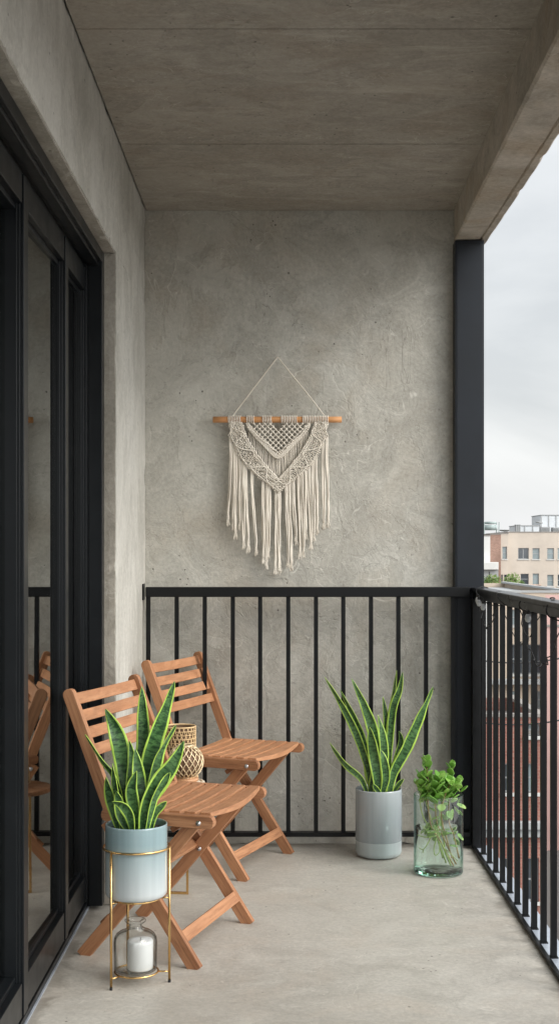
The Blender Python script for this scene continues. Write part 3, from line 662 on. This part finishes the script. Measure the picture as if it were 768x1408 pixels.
# ------------------------------------------------------------------ glass vase with jade cuttings
VX, VY = .590, 4.735; vr = .0915
va = MB().lathe([(.0, .0), (vr - .006, .0), (vr - .002, .002), (vr, .008), (vr, .290), (vr - .0015, .2925), (vr - .003, .290), (vr - .0035, .02), (vr - .006, .014), (.0, .0125)], seg=72).build('glass_vase', M['vase'], loc=(VX, VY, .001)); tag(va, 'clear cylindrical glass vase half full of water beside the side railing', 'vase')
MB().lathe([(.0, .0012), (vr - .004, .0012), (vr - .001, .008), (vr - .002, .011), (.0, .011)], seg=64).build('thick_base', M['base_glass'], va)
wt = MB().lathe([(.0, .0135), (vr - .0065, .0145), (vr - .0042, .0205), (vr - .0038, .168), (vr - .006, .1672), (.0, .1668)], seg=64).build('vase_water', M['water'], loc=(VX, VY, .001)); tag(wt, 'greenish clear water standing in the glass vase', 'water')
jd = empty('jade_cuttings', (VX, VY, .015), label='bright green round leaved cuttings with roots standing in the water vase', cat='plant')
JB = Vector(jd.location)
def leafdata():
    b = MB(); n = 8; m_ = 7
    for i in range(n + 1):
        t = i / n; w = math.sin(math.pi * min(1, t ** .8)) ** .6 * .42 if 0 < t < 1 else .02
        for k in range(m_):
            q = (k / (m_ - 1) - .5) * 2; b.v.append((q * w, t, .16 * q * q * w + .10 * t * t - .05 * math.cos(t * 3)))
    for i in range(n):
        for k in range(m_ - 1): a = i * m_ + k; b.f.append((a, a + 1, a + m_ + 1, a + m_)); b.sm.append(True)
    me = bpy.data.meshes.new('leaf'); me.from_pydata(b.v, [], b.f); me.update()
    for p in me.polygons: p.use_smooth = True
    return me
LM = leafdata(); LM.materials.append(M['jade']); LM2 = LM.copy(); LM2.materials.clear(); LM2.materials.append(M['jadew'])
rl = random.Random(11)
def add_leaf(p, d, s, wet=False, par=jd):
    o = bpy.data.objects.new('leaf', LM2 if wet else LM); COL.objects.link(o); o.parent = par
    d = Vector(d).normalized(); x = d.cross(Vector((0, 0, 1))).normalized(); x = (x + Vector((rl.uniform(-.4, .4), rl.uniform(-.4, .4), rl.uniform(-.4, .4)))); x = (x - d * x.dot(d)).normalized(); z = x.cross(d)
    m = Matrix((x * s, d * s, z * s)).transposed().to_4x4(); m.translation = p; o.matrix_local = m
    q = o.modifiers.new('solid', 'SOLIDIFY'); q.thickness = .06; return o
stems = [
 ([(620, 1180), (612, 1150), (606, 1118), (612, 1092), (620, 1078), (632, 1088)], (-.02, -.05), 7, .034),
 ([(608, 1180), (598, 1148), (582, 1125), (577, 1100), (580, 1078), (577, 1066)], (0, -.03), 8, .028), # measured points of the photograph (bottom to top)
 ([(622, 1190), (606, 1160), (592, 1135), (588, 1105), (589, 1080), (586, 1055), (585, 1043)], (-.01, -.035), 10, .032),
 ([(618, 1190), (608, 1165), (600, 1140), (606, 1110), (612, 1090), (616, 1072), (621, 1054)], (.01, -.02), 10, .034),
 ([(625, 1188), (612, 1160), (600, 1130), (598, 1100), (600, 1082), (604, 1070)], (0, -.055), 8, .040),
 ([(612, 1186), (600, 1150), (590, 1120), (584, 1098), (578, 1085), (573, 1078)], (0, .0), 7, .030),
 ([(628, 1180), (622, 1150), (616, 1125), (618, 1098), (624, 1085), (630, 1076)], (.02, .0), 8, .036),
 ([(610, 1165), (606, 1130), (600, 1100), (596, 1085), (595, 1072)], (.02, .03), 7, .036)]
for si, (pts, dy, nl, ls) in enumerate(stems):
    m_ = len(pts); C = catmull([P(x, y, VY + dy[0] + (dy[1] - dy[0]) * i / (m_ - 1)) - JB for i, (x, y) in enumerate(pts)], 40)
    MB().tube(C, [.0028 - .0012 * i / 40 for i in range(41)], 6).build('stem', M['root'] if si % 2 == 0 else M['stem'], jd)
    for k in range(nl):
        t = .58 + .42 * k / (nl - 1); i = min(40, int(t * 40)); T = (C[min(i + 1, 40)] - C[max(i - 1, 0)]).normalized(); a0 = k * 1.57 + si
        for sgn in (0, math.pi):
            a = a0 + sgn; d = Vector((math.cos(a), math.sin(a), .35 + .5 * (k / nl))) + T * .2
            s = ls * rl.uniform(.8, 1.4) * (1.0 - .35 * (k / nl) ** 2)
            p = C[i]; e = p + d.normalized() * s + JB
            if e.z < .30 and math.hypot(e.x - VX, e.y - VY) > vr - .006: s *= .5; d = Vector((-d.x, -d.y, d.z))
            add_leaf(p, d, s, e.z < .28)
for k in range(38):   # leaves pressed inside the glass and under water
    a = rl.uniform(0, 6.28); rr = rl.uniform(.02, .062); z = rl.uniform(.09, .265); add_leaf(Vector((rr * math.cos(a) + .015, rr * math.sin(a), z)), (math.cos(a) * .3, math.sin(a) * .3, rl.uniform(-1, .8)), rl.uniform(.024, .040), True)
for pts in ([(600, 1150), (588, 1152), (578, 1150), (573, 1148)], [(592, 1152), (588, 1160), (582, 1168), (576, 1166)], [(582, 1168), (581, 1173)], [(588, 1146), (583, 1139), (580, 1135)], [(600, 1152), (596, 1168), (598, 1176), (603, 1172), (603, 1160)], [(612, 1168), (622, 1178), (628, 1184)], [(606, 1160), (616, 1180), (619, 1190)]):
    C = catmull([P(x, y, VY - .03) - JB for x, y in pts], 12); MB().tube(C, [.0022 - .001 * i / 12 for i in range(13)], 6).build('root', M['stem'], jd)

# ------------------------------------------------------------------ macrame wall hanging
YM = 5.19; mac = empty('macrame_hanging', P(381, 577, YM), label='cream macrame wall hanging with long fringe on a wooden dowel', cat='wall hanging'); MO = Vector(mac.location)
rm = random.Random(3)
def Q(zx, zy, dy=0.0): return P(280 + zx / 3.657, 470 + zy / 3.657, YM) - MO + Vector((0, dy, 0))
bar_m = MB().tube([(-.262 + .524 * i / 12, 0, 0) for i in range(13)], .0125, 14); dw = bar_m.build('dowel', M['dowel'], mac)
MB().tube([Q(372, 70, .025), (.0, .0, .0) and Q(372, 74, .03)], .003, 6).build('nail', M['bolt'], mac)
def rope(b, pts, r, seg=6, wob=0.0):
    C = catmull(pts, max(6, int(sum((pts[i + 1] - pts[i]).length for i in range(len(pts) - 1)) / .008)))
    if wob:
        ph = rm.uniform(0, 9); C = [c + Vector((wob * math.sin(ph + i * .45), wob * math.cos(ph * 2 + i * .37), 0)) for i, c in enumerate(C)]
    b.tube(C, r, seg)
b = MB(); rope(b, [Q(132, 392, -.006), Q(200, 300, .005), Q(290, 180, .012), Q(371, 72, .02)], .0024); rope(b, [Q(371, 72, .02), Q(440, 160, .012), Q(540, 285, .005), Q(620, 392, -.006)], .0024); b.build('hanging_cord', M['cotton'], mac)
for (a, c) in ((126, 190), (218, 256), (298, 342), (392, 468), (500, 628)):
    x = a; b = MB()
    while x < c:
        c0 = Q(x, 392); b.tube([(c0.x + .0016 * math.sin(k), .0155 * math.cos(2 * math.pi * k / 10), .0155 * math.sin(2 * math.pi * k / 10)) for k in range(10)], .0021, 6, closed=True); x += 8.2
    b.build('mounting_knots', M['cotton'], mac)
# centre panel: diagonal lattice of cords with knots at the crossings
lat = MB()
def top_y(x): return 408 if not (345 < x < 395) else 408 + 40 * (1 - abs(x - 370) / 25)
def in_tri(x, y):
    hw = 158 - (y - 405) * .98; return abs(x - 374) < hw and y > top_y(x) and y < 575
st_ = 20.5
for i in range(-12, 34):
    for sgn in (1, -1):
        run = []
        for j in range(0, 40):
            y = 400 + j * st_ / 2; x = 374 + sgn * (y - 400) * 1.0 + (i - 8) * st_ * 1.32
            if in_tri(x, y): run.append(Q(x + rm.uniform(-1, 1), y, -.004 + sgn * .0015))
            else:
                if len(run) > 2: rope(lat, run, .0026, 5)
                run = []
        if len(run) > 2: rope(lat, run, .0026, 5)
for i in range(-14, 15):
    for j in range(0, 18):
        x = 374 + (i + (.5 if j % 2 else 0)) * st_ * 1.32; y = 400 + j * st_ * .66
        if in_tri(x, y):
            for _ in range(2): lat.blob(Q(x + rm.uniform(-2, 2), y + rm.uniform(-2, 2), -.007), .0042, .0038, .0048, rm.uniform(-.6, .6))
# lower margin cords of the panel, doubled
for k in range(4):
    o_ = k * 6.5; rope(lat, [Q(214 + o_ * .4, 408, -.006), Q(232 + o_ * .6, 448 - o_ * .3, -.008), Q(300, 522 - o_, -.008), Q(374, 586 - o_, -.009), Q(448, 522 - o_, -.008), Q(518 - o_ * .6, 448 - o_ * .3, -.008), Q(534 - o_ * .4, 408, -.006)], .003, 6)
for k in range(70):
    t = k / 69; x = 222 + 304 * t; y = 448 + 126 * (1 - abs(x - 374) / 152); lat.blob(Q(x, y - 12 + rm.uniform(-5, 5), -.011), .0035, .003, .0042, rm.uniform(-1, 1))
lat.build('lattice_panel', M['cotton'], mac)
# wide V band of dense knots
def band_edges(t, side):
    # t 0 at the dowel, 1 at the bottom point; returns inner and outer x,y
    inner = [(190, 405), (214, 480), (262, 560), (318, 630), (374, 690)]; outer = [(131, 405), (133, 478), (195, 600), (262, 668), (374, 757)]
    def lerp(A, t): k = min(int(t * 4), 3); f = t * 4 - k; return (A[k][0] + (A[k + 1][0] - A[k][0]) * f, A[k][1] + (A[k + 1][1] - A[k][1]) * f)
    a, c = lerp(inner, t), lerp(outer, t)
    if side > 0: a = (748 - a[0], a[1]); c = (748 - c[0], c[1])
    return a, c
vb = MB()
for side in (-1, 1):
    n = 54
    prevrow = None
    for i in range(n + 1):
        t = i / n; a, c = band_edges(t, side); sc_ = 1 + .07 * math.sin(t * 34)
        m_ = 10
        for k in range(m_):
            q = k / (m_ - 1); q = q * sc_ if q > .5 else q
            x = a[0] + (c[0] - a[0]) * q + rm.uniform(-2.5, 2.5); y = a[1] + (c[1] - a[1]) * q + rm.uniform(-2.5, 2.5)
            if (side * (x - 374) < -4): continue
            relief = -.006 - rm.uniform(0, .004) - .003 * abs(math.sin(t * 17 + q * 5)); 
            vb.blob(Q(x, y, relief), .0042, .0042, .0028, side * (.7 + .5 * math.sin(k + i)) , 6, 4)
    # cords that outline and cross the band
    for q in (.02, .14, .93):
        rope(vb, [Q(*[band_edges(t / 8, side)[0][d] * (1 - q) + band_edges(t / 8, side)[1][d] * q for d in (0, 1)], -.011) for t in range(9)], .0028, 6)
    for off_ in (0,):
        rope(vb, [Q(*[band_edges(t / 20, side)[0][d] * (1 - q) + band_edges(t / 20, side)[1][d] * q for d in (0, 1)], -.013) for t, q in [(t, .5 + .42 * math.sin(t * 1.15 + off_ * math.pi)) for t in range(21)]], .0026, 6)
vb.build('knotted_band', M['cotton'], mac)
# short fringe under the centre panel
inn = MB()
for k in range(31):
    x = 228 + k * 9.8; y0 = 450 + 130 * (1 - abs(x - 374) / 150)
    aa = abs(x - 374); yb = 700 - max(0, (aa - 0)) * 1.25 if aa < 112 else 560 - (aa - 112) * 1.9
    yb = max(yb, y0 + 30)
    rope(inn, [Q(x, y0, .0), Q(x + rm.uniform(-2, 2), (y0 + yb) / 2, .003), Q(x + rm.uniform(-3, 3), yb, .004)], .0029, 6, .0004)
inn.build('inner_fringe', M['cotton'], mac)
# long fringe: bundles of cords with brushed ends
def tassel(x0, y0, x1, y1, nc, spread=5.0, big=False):
    b = MB()
    for k in range(nc):
        dx = (k - (nc - 1) / 2) * spread; m1 = rm.uniform(-5, 5); e = rm.uniform(-14, 14)
        xa, xb = x0 + dx, x1 + dx * .6
        rope(b, [Q(xa, y0 - 6, -.002), Q(xa + m1 * .3, y0 + (y1 - y0) * .25, -.004 - rm.uniform(0, .006)), Q((xa + xb) / 2 + m1, y0 + (y1 - y0) * .55, -.004 - rm.uniform(0, .010)), Q(xb + m1 * .4, y0 + (y1 - y0) * .82, -.003 - rm.uniform(0, .006)), Q(xb, y1 - 32 + e, -.003)], .0031, 6, .0006)
        for f in range(7):
            fx = rm.uniform(-9, 9); rope(b, [Q(xb, y1 - 38 + e, -.003), Q(xb + fx * .5, y1 - 20 + e, -.004), Q(xb + fx, y1 + rm.uniform(-4, 5) + e, -.003 + rm.uniform(-.005, .003))], .0011, 4)
        b.blob(Q(xb, y1 - 34 + e, -.003), .0040, .004, .0030)
    b.build('tassel', M['cotton'], mac)
def band_out(x):
    s = -1 if x < 374 else 1; best = min(range(0, 101), key=lambda i: abs(band_edges(i / 100, s)[1][0] - x)); return band_edges(best / 100, s)[1][1]
ends = [(135, 122, 925), (163, 160, 985), (180, 182, 940), (197, 200, 1035), (152, 148, 935), (212, 224, 1048), (243, 262, 1068), (298, 300, 1108), (318, 316, 1135), (330, 326, 1095),
        (366, 360, 1160), (378, 380, 1165), (414, 424, 1142), (450, 462, 1010), (432, 440, 1140), (512, 512, 985), (474, 482, 1082), (492, 500, 1080), (528, 538, 1050), (548, 552, 995), (562, 568, 965), (598, 602, 930), (616, 624, 930)]
for x0, x1, y1 in ends:
    y0 = band_out(x0) if 133 < x0 < 615 else 480
    tassel(x0, max(480, y0), x1, y1, 3 if abs(x0 - 374) > 20 else 4, 4.3)

# ------------------------------------------------------------------ the city beyond
ZS = -15.0
M['asphalt'] = plain('asphalt', (.05, .05, .052), .9, 0, .2, .5); M['ground'] = plain('ground_paving', (.16, .15, .14), .9, 0, .25, .05)
b = MB(); b.add([(-3000, -3000, ZS), (3000, -3000, ZS), (3000, 5000, ZS), (-3000, 5000, ZS)], [(0, 1, 2, 3)]); tag(b.build('ground', M['ground']), kind='structure')
b = MB(); b.add([(-60, 28, ZS + .004), (90, 28, ZS + .004), (90, 38, ZS + .004), (-60, 38, ZS + .004)], [(0, 1, 2, 3)]); tag(b.build('street', M['asphalt']), kind='structure')
b = MB(); b.box(-60, 90, 38, 40.5, ZS, ZS + .13); tag(b.build('pavement', M['ground']), kind='structure')
def stucco(name, c, v=.12): return plain(name, c, .9, 0, v, .35, .3, bscale=3)
M['stucco'] = stucco('cream_stucco', (.50, .44, .375)); M['pink'] = stucco('pink_render', (.55, .36, .33)); M['white'] = stucco('white_render', (.60, .60, .58)); M['mid'] = stucco('beige_render', (.50, .415, .33)); M['stone'] = stucco('grey_stone', (.34, .35, .35)); M['roofing'] = stucco('roof_felt', (.25, .23, .21)); M['redwall'] = stucco('red_wall', (.22, .06, .045), .3)
M['terra'] = stucco('terracotta_wall', (.46, .32, .24), .2)
def brick(name, c1, c2, sc=4.0):
    m = NT(name); t = m.n('TexCoord'); sp = m.n('SeparateXYZ', {0: t.outputs['Object']}); v = m.n('CombineXYZ', {'X': m.math('ADD', sp.outputs[0], sp.outputs[1]), 'Y': sp.outputs[2]}).outputs[0]
    br = m.n('TexBrick', {'Vector': v, 'Color1': (*c1, 1), 'Color2': (*c2, 1), 'Mortar': (.34, .27, .23, 1), 'Scale': sc, 'Mortar Size': .016})
    col = m.mix(m.ramp(m.noise(m.co(), .5, 4), [(.35, .45), (.65, 0.0)]), br.outputs[0], tuple(x * .5 for x in c1)); m.set(Base_Color=col, Roughness=.9); return m.m
M['brick'] = brick('red_brick', (.27, .11, .085), (.36, .165, .125), 2.2); M['oldbrick'] = brick('old_brick', (.27, .16, .12), (.36, .22, .17), 2.0)
M['winframe'] = plain('window_frame_paint', (.30, .31, .31), .5); M['sill'] = plain('sill_stone', (.50, .50, .48), .8)
def building(name, label, X0, X1, Ya, Yb, Z1, mat, wins=(), parapet=.5, roofmat=None, Z0=ZS):
    """walls with real window openings on the side that faces the balcony"""
    o = empty(name, ((X0 + X1) / 2, Ya, Z0), label=label, cat='building'); O = Vector(o.location)
    xs = sorted({X0, X1, *[w[0] for w in wins], *[w[1] for w in wins]}); zs = sorted({Z0, Z1, *[w[2] for w in wins], *[w[3] for w in wins]}); b = MB()
    hole = lambda x, z: any(w[0] < x < w[1] and w[2] < z < w[3] for w in wins)
    for i in range(len(xs) - 1):
        for j in range(len(zs) - 1):
            if not hole((xs[i] + xs[i + 1]) / 2, (zs[j] + zs[j + 1]) / 2):
                b.add([Vector((xs[i], Ya, zs[j])) - O, Vector((xs[i + 1], Ya, zs[j])) - O, Vector((xs[i + 1], Ya, zs[j + 1])) - O, Vector((xs[i], Ya, zs[j + 1])) - O], [(0, 1, 2, 3)])
    dd = .22
    for w in wins:
        x0, x1, z0, z1 = w[:4]; v = [Vector(p) - O for p in ((x0, Ya, z0), (x1, Ya, z0), (x1, Ya, z1), (x0, Ya, z1), (x0, Ya + dd, z0), (x1, Ya + dd, z0), (x1, Ya + dd, z1), (x0, Ya + dd, z1))]
        b.add(v, [(0, 4, 5, 1), (1, 5, 6, 2), (2, 6, 7, 3), (3, 7, 4, 0)])
    v = [Vector(p) - O for p in ((X0, Ya, Z0), (X0, Yb, Z0), (X0, Yb, Z1), (X0, Ya, Z1), (X1, Ya, Z0), (X1, Yb, Z0), (X1, Yb, Z1), (X1, Ya, Z1))]
    b.add(v, [(0, 3, 2, 1), (4, 5, 6, 7), (1, 2, 6, 5)]); b.build('wall', mat, o)
    r = MB(); e = .12; r.box(X0 + e - O.x, X1 - e - O.x, e, Yb - Ya - e, Z1 - parapet - .1 - O.z, Z1 - parapet - O.z); r.box(X0 - .05 - O.x, X1 + .05 - O.x, -.05, .25, Z1 - O.z, Z1 + .12 - O.z); r.box(X0 - .05 - O.x, X0 + .25 - O.x, .25, Yb - Ya, Z1 - O.z, Z1 + .12 - O.z); r.box(X1 - .25 - O.x, X1 + .05 - O.x, .25, Yb - Ya, Z1 - O.z, Z1 + .12 - O.z); r.build('roof', roofmat or M['roofing'], o)
    for w in wins:
        x0, x1, z0, z1 = w[:4]; kd = w[4] if len(w) > 4 else 0; f = MB(); g = .06; y = dd - .08
        bx = lambda a, c, d, e_: f.box(a - O.x, c - O.x, y, y + .06, d - O.z, e_ - O.z)
        bx(x0, x0 + g, z0, z1); bx(x1 - g, x1, z0, z1); bx(x0 + g, x1 - g, z0, z0 + g); bx(x0 + g, x1 - g, z1 - g, z1)
        if x1 - x0 > 1: bx((x0 + x1) / 2 - .04, (x0 + x1) / 2 + .04, z0 + g, z1 - g)
        else: bx(x0 + g, x1 - g, (z0 + z1) / 2 - .03, (z0 + z1) / 2 + .03)
        fo = f.build('window', M['winframe'], o)
        p = MB(); p.box(x0 + g - O.x, x1 - g - O.x, y + .02, y + .035, z0 + g - O.z, z1 - g - O.z); p.build('pane', M['winglass2'] if kd else M['winglass'], fo)
        s = MB(); s.box(x0 - .08 - O.x, x1 + .08 - O.x, -.08, dd - .09, z0 - .12 - O.z, z0 - O.z); s.build('sill', M['sill'], fo)
    return o
def wz(zx0, zx1, zy0, zy1, Y, kd=0):
    a = P(660 + zx0 / 7.11, 700 + zy0 / 7.11, Y); c = P(660 + zx1 / 7.11, 700 + zy1 / 7.11, Y); return (a.x, c.x, c.z, a.z, kd)
YA = 150.0
far_w = [wz(366, 470, 380, 488, YA), wz(506, 575, 382, 490, YA, 1), wz(650, 716, 382, 490, YA, 1), wz(752, 820, 382, 490, YA, 1), wz(880, 950, 382, 490, YA), wz(1010, 1080, 382, 490, YA, 1),
         wz(390, 470, 632, 738, YA), wz(508, 570, 630, 738, YA, 1), wz(650, 712, 642, 752, YA, 1), wz(752, 820, 640, 752, YA), wz(880, 950, 640, 752, YA, 1), wz(1010, 1080, 640, 752, YA)]
z3 = 6.6 / 1
far_w += [(w[0], w[1], w[2] - 3.2, w[3] - 3.2, w[4]) for w in far_w[6:]]
tl = P(697.5, 732.3, YA); building('apartment_block', 'far cream stucco apartment block with two rows of small windows', tl.x, tl.x + 22, YA, YA + 16, tl.z, M['stucco'], far_w)
# recessed left wing of the block
a = P(683, 733.5, YA + 3); c = P(697.3, 0, YA + 3)
w2 = [wz(212, 258, 368, 488, YA - .4, 1), wz(200, 218, 640, 738, YA - .4), wz(228, 258, 640, 738, YA - .4)]
a = P(687.6, 734, YA - .4); building('stair_wing', 'narrow cream wing at the left end of the far apartment block', a.x, tl.x - .05, YA - .4, YA + 10, a.z, M['stucco'], w2)
wx = P(687.6, 734, YA - .4).x; a = P(673, 735, YA - .8); building('brick_annex', 'old brown brick block beyond the white balcony slab', a.x, wx - .05, YA - .8, YA + 9, a.z, M['oldbrick'], [])
bxx = a.x; a = P(640, 737, YA - 1.2); building('white_house', 'whitish plain block just right of the column in the distance', a.x, bxx - .05, YA - 1.2, YA + 8, a.z, M['white'], [])
a = P(650, 773, YA - 2.5); c = P(684, 783.3, YA - 2.5); b = MB(); b.box(a.x, c.x, YA - 2.8, YA - 1.25, c.z, a.z); tag(b.build('balcony_slab', M['white'], bevel=.05), 'pale concrete balcony band across the distant brick block', 'balcony')
a = P(650, 783.6, YA - 2); c = P(684, 805, YA - 2); building('low_annex', 'low pale grey block under the distant balcony band', a.x, c.x, YA - 2.2, YA - 1.25, a.z, M['stone'], [wz(78, 92, 610, 700, YA - 2.2)])
# terrace wall with planters
a = P(668, 804.8, YA - 6); c = P(741.5, 812.8, YA - 6); b = MB(); b.box(a.x, c.x, YA - 6.3, YA - 6, ZS, a.z); b.box(a.x - .1, c.x + .1, YA - 6.4, YA - 5.9, a.z, a.z + .1); tag(b.build('terrace_wall', M['terra'], bevel=.02), 'terracotta coloured terrace wall with plants along its top in the distance', 'wall')
M['bush'] = leafy('bush_leaf', (.06, .13, .03), (.22, .30, .08), .6, 2); rb = random.Random(5)
def bush(px, py, Y, r, label, hue=None):
    c = P(px, py, Y); c.z += .1; o = empty('shrub', c, label=label, cat='shrub', group='plants on the distant terrace'); b = MB()
    for k in range(260):
        d = Vector((rb.gauss(0, 1), rb.gauss(0, 1), rb.gauss(0, 1))).normalized() * r * rb.uniform(.35, 1); d.z = abs(d.z) * 1.15 + .1; s = r * .14; u = Vector((rb.gauss(0, 1), rb.gauss(0, 1), rb.gauss(0, 1))).normalized(); w = u.orthogonal().normalized()
        b.add([d - u * s, d + w * s * .6, d + u * s, d - w * s * .6], [(0, 1, 2, 3)])
    b.build('foliage', M['bush'], o); MB().tube([(0, 0, -.3), (0, 0, r)], r * .06, 5).build('stem', M['root'], o)
bush(669, 805, YA - 6.5, .8, 'pale shrub on the distant terrace nearest the column'); bush(677, 805, YA - 6.5, 1.0, 'taller light green shrub on the distant terrace'); bush(704, 805, YA - 6.5, 1.1, 'yellow green shrub in the middle of the distant terrace'); bush(716, 806, YA - 6.5, .45, 'tiny shrub toward the right on the distant terrace')
# rooftop equipment
def roofbox(name, label, cat, zx0, zx1, zy0, zy1, Y, depth, mat, grille=False):
    a = P(660 + zx0 / 7.11, 700 + zy0 / 7.11, Y); c = P(660 + zx1 / 7.11, 700 + zy1 / 7.11, Y); o = empty(name, ((a.x + c.x) / 2, Y, c.z), label=label, cat=cat); w = (c.x - a.x) / 2; h = a.z - c.z
    b = MB(); b.box(-w, w, 0, depth, -.6, h); b.build('housing', mat, o, .03)
    b = MB(); n = max(2, int(2 * w / .9))
    if grille:
        for k in range(6): b.box(-w * .8, w * .8, -.05, -.003, h * (.15 + .12 * k), h * (.2 + .12 * k))
    else:
        for k in range(n + 1): x = -w + 2 * w * k / n; b.box(x - .05, x + .05, -.06, -.003, -.5, h)
        b.box(-w - .05, w + .05, -.08, depth + .05, h + .003, h + .09)
    b.build('grille' if grille else 'cladding_rib', M['winframe'], o)
M['pale'] = plain('pale_cladding', (.55, .58, .60), .5, 0, .08, 1); M['ggreen'] = plain('grey_green_paint', (.30, .36, .35), .6, 0, .2, 1)
roofbox('roof_cabin', 'long low white rooftop cabin on the cream block', 'roof cabin', 352, 588, 165, 229, YA + 6, 5, M['pale'])
roofbox('roof_plant_room', 'tall pale rooftop plant room at the right of the roof', 'plant room', 592, 1100, 62, 229, YA + 8, 6, M['pale'])
roofbox('air_conditioner', 'left grey air conditioning unit on the far roof edge', 'air conditioner', 592, 680, 172, 229, YA + 2, 1.2, M['stone'], True)
roofbox('air_conditioner', 'right grey air conditioning unit on the far roof edge', 'air conditioner', 706, 775, 178, 229, YA + 2, 1.2, M['stone'], True)
roofbox('chimney', 'short dark chimney stack at the left end of the white rooftop cabin', 'chimney', 350, 384, 158, 229, YA + 4, 1, M['stone'])
# water tank frame left
a = P(673.5, 731, 175); o = empty('water_tank', a, label='grey green rooftop tank tower above the distant brick block', cat='water tank')
b = MB(); b.lathe([(0, .2), (.95, .2), (.95, .9), (0, .95)], seg=16); b.lathe([(0, .7 + .35), (.8, 1.05), (.8, 1.35), (0, 1.4)], seg=16); b.build('tank', M['ggreen'], o)
b = MB(); [b.box(x - .06, x + .06, y - .06, y + .06, -3, 1.3) for x in (-1, 1) for y in (-1, 1)]; b.build('frame', M['ggreen'], o)
a = P(693, 730, 175); o = empty('satellite_dish', a, label='low grey rooftop dish left of the cream block roof', cat='dish'); b = MB(); b.lathe([(0, -.1), (.5, -.05), (.9, .12), (.92, .16), (.5, 0), (0, -.04)], seg=20); b.build('dish', M['stone'], o); MB().tube([(0, 0, -1.5), (0, 0, -.05)], .05, 6).build('mast', M['stone'], o)
a = P(741.5, 731, YA + 1); o = empty('roof_antenna', a, label='thin antenna mast beside the rooftop plant room', cat='antenna'); MB().tube([(0, 0, -.3), (0, 0, 1.5)], .04, 6).build('mast', M['winframe'], o); MB().tube([(-.5, 0, 1.15), (.3, 0, 1.05)], .09, 6).build('crossbar', M['winframe'], o)
# nearer blocks, seen between the railing bars
def w3(x0, x1, y0, y1, Y, kd=0): a = P(x0, y0, Y); c = P(x1, y1, Y); return (a.x, c.x, c.z, a.z, kd)
Ym = 70.0; a = P(620, 815, Ym); c = P(790, 0, Ym)
building('beige_block', 'beige rendered block with large dark window below the horizon', a.x, c.x, Ym, Ym + 22, a.z, M['mid'], [w3(700, 719, 886, 927, Ym), w3(722, 751, 886, 927, Ym), w3(700, 712, 950, 975, Ym, 1), w3(738, 750, 950, 975, Ym, 1), w3(640, 660, 886, 927, Ym, 1), w3(700, 712, 838, 860, Ym, 1), w3(722, 734, 838, 860, Ym), w3(744, 756, 838, 860, Ym, 1)], .3, M['stone'])
a = P(655, 934, Ym - .3); c = P(752, 941, Ym - .3); b = MB(); b.box(a.x, c.x, Ym - .5, Ym - .01, c.z, a.z); tag(b.build('stone_ledge', M['stone'], bevel=.02), 'blue grey ledge under the large dark window of the beige block', 'ledge')
Yw = 58.0; a = P(560, 818, Yw); c = P(675.5, 0, Yw); building('whitewashed_house', 'whitewashed narrow house seen beside the column through the railing', a.x, c.x, Yw, Yw + 10, a.z, M['white'], [w3(600, 615, 880, 930, Yw), w3(630, 645, 880, 930, Yw, 1)])
Yr = 45.0; a = P(610, 986, Yr); c = P(747.5, 0, Yr)
building('brick_house', 'red brick house with small white silled window and grey stone band', a.x, c.x, Yr, Yr + 6, a.z, M['brick'], [w3(722, 742, 996, 1012, Yr, 1), w3(690, 704, 1050, 1090, Yr), w3(722, 738, 1050, 1090, Yr, 1), w3(686, 704, 1180, 1240, Yr), w3(720, 740, 1180, 1240, Yr)])
a = P(610, 1128, Yr); c = P(747.5, 1150, Yr); b = MB(); b.box(a.x, c.x, Yr - .35, Yr - .01, c.z + .3, a.z); b.box(a.x, c.x, Yr - .2, Yr - .01, c.z, c.z + .297); tag(b.build('stone_band', M['stone'], bevel=.02), 'projecting grey stone cornice across the red brick house', 'cornice')
Yp = 69.2; a = P(749, 862, Yp); building('pink_house', 'pink rendered house at the right edge behind the railing', a.x, a.x + 14, Yp, Yp + 12, a.z, M['pink'], [(a.x + 1 + 2.2 * i, a.x + 2 + 2.2 * i, -2.5 - 3.1 * j, -1.1 - 3.1 * j, (i + j) % 2) for i in range(4) for j in range(4) if -2.5 - 3.1 * j > ZS + .3])
# neighbours that continue the street
for i, (x, y, w, d, z, mt, nm, lb) in enumerate(((20, 44, 10, 12, -1.5, 'stucco', 'corner_house', 'cream corner house to the right of the pink house'), (31, 46, 13, 14, 1.5, 'brick', 'brick_tenement', 'tall red brick tenement far to the right'), (-16, 47, 12, 12, -3, 'mid', 'beige_house', 'beige house standing behind the balcony end wall'), (46, 60, 14, 14, 0, 'white', 'white_tenement', 'white tenement far right of the street'))):
    building(nm, lb, x, x + w, y, y + d, z, M[mt], [(x + 1 + 2.6 * k, x + 2.1 + 2.6 * k, z - 2.7 - 3.1 * j, z - 1.2 - 3.1 * j, (k + j) % 2) for k in range(int((w - 1) / 2.6)) for j in range(4) if z - 2.7 - 3.1 * j > ZS + .3])
# overhead cables
for i, (y0, px0, px1, py) in enumerate(((30, 600, 800, 896), (30, 600, 800, 981))):
    a = P(px0, py, y0); c = P(px1, py + 3, y0 + 2); MBo = MB().tube([a.lerp(c, k / 12) - Vector((0, 0, .25 * math.sin(math.pi * k / 12))) for k in range(13)], .02, 5).build('overhead_cable', M['rubber']); tag(MBo, ('upper' if i == 0 else 'lower') + ' thin black overhead cable crossing behind the railing bars', 'cable')
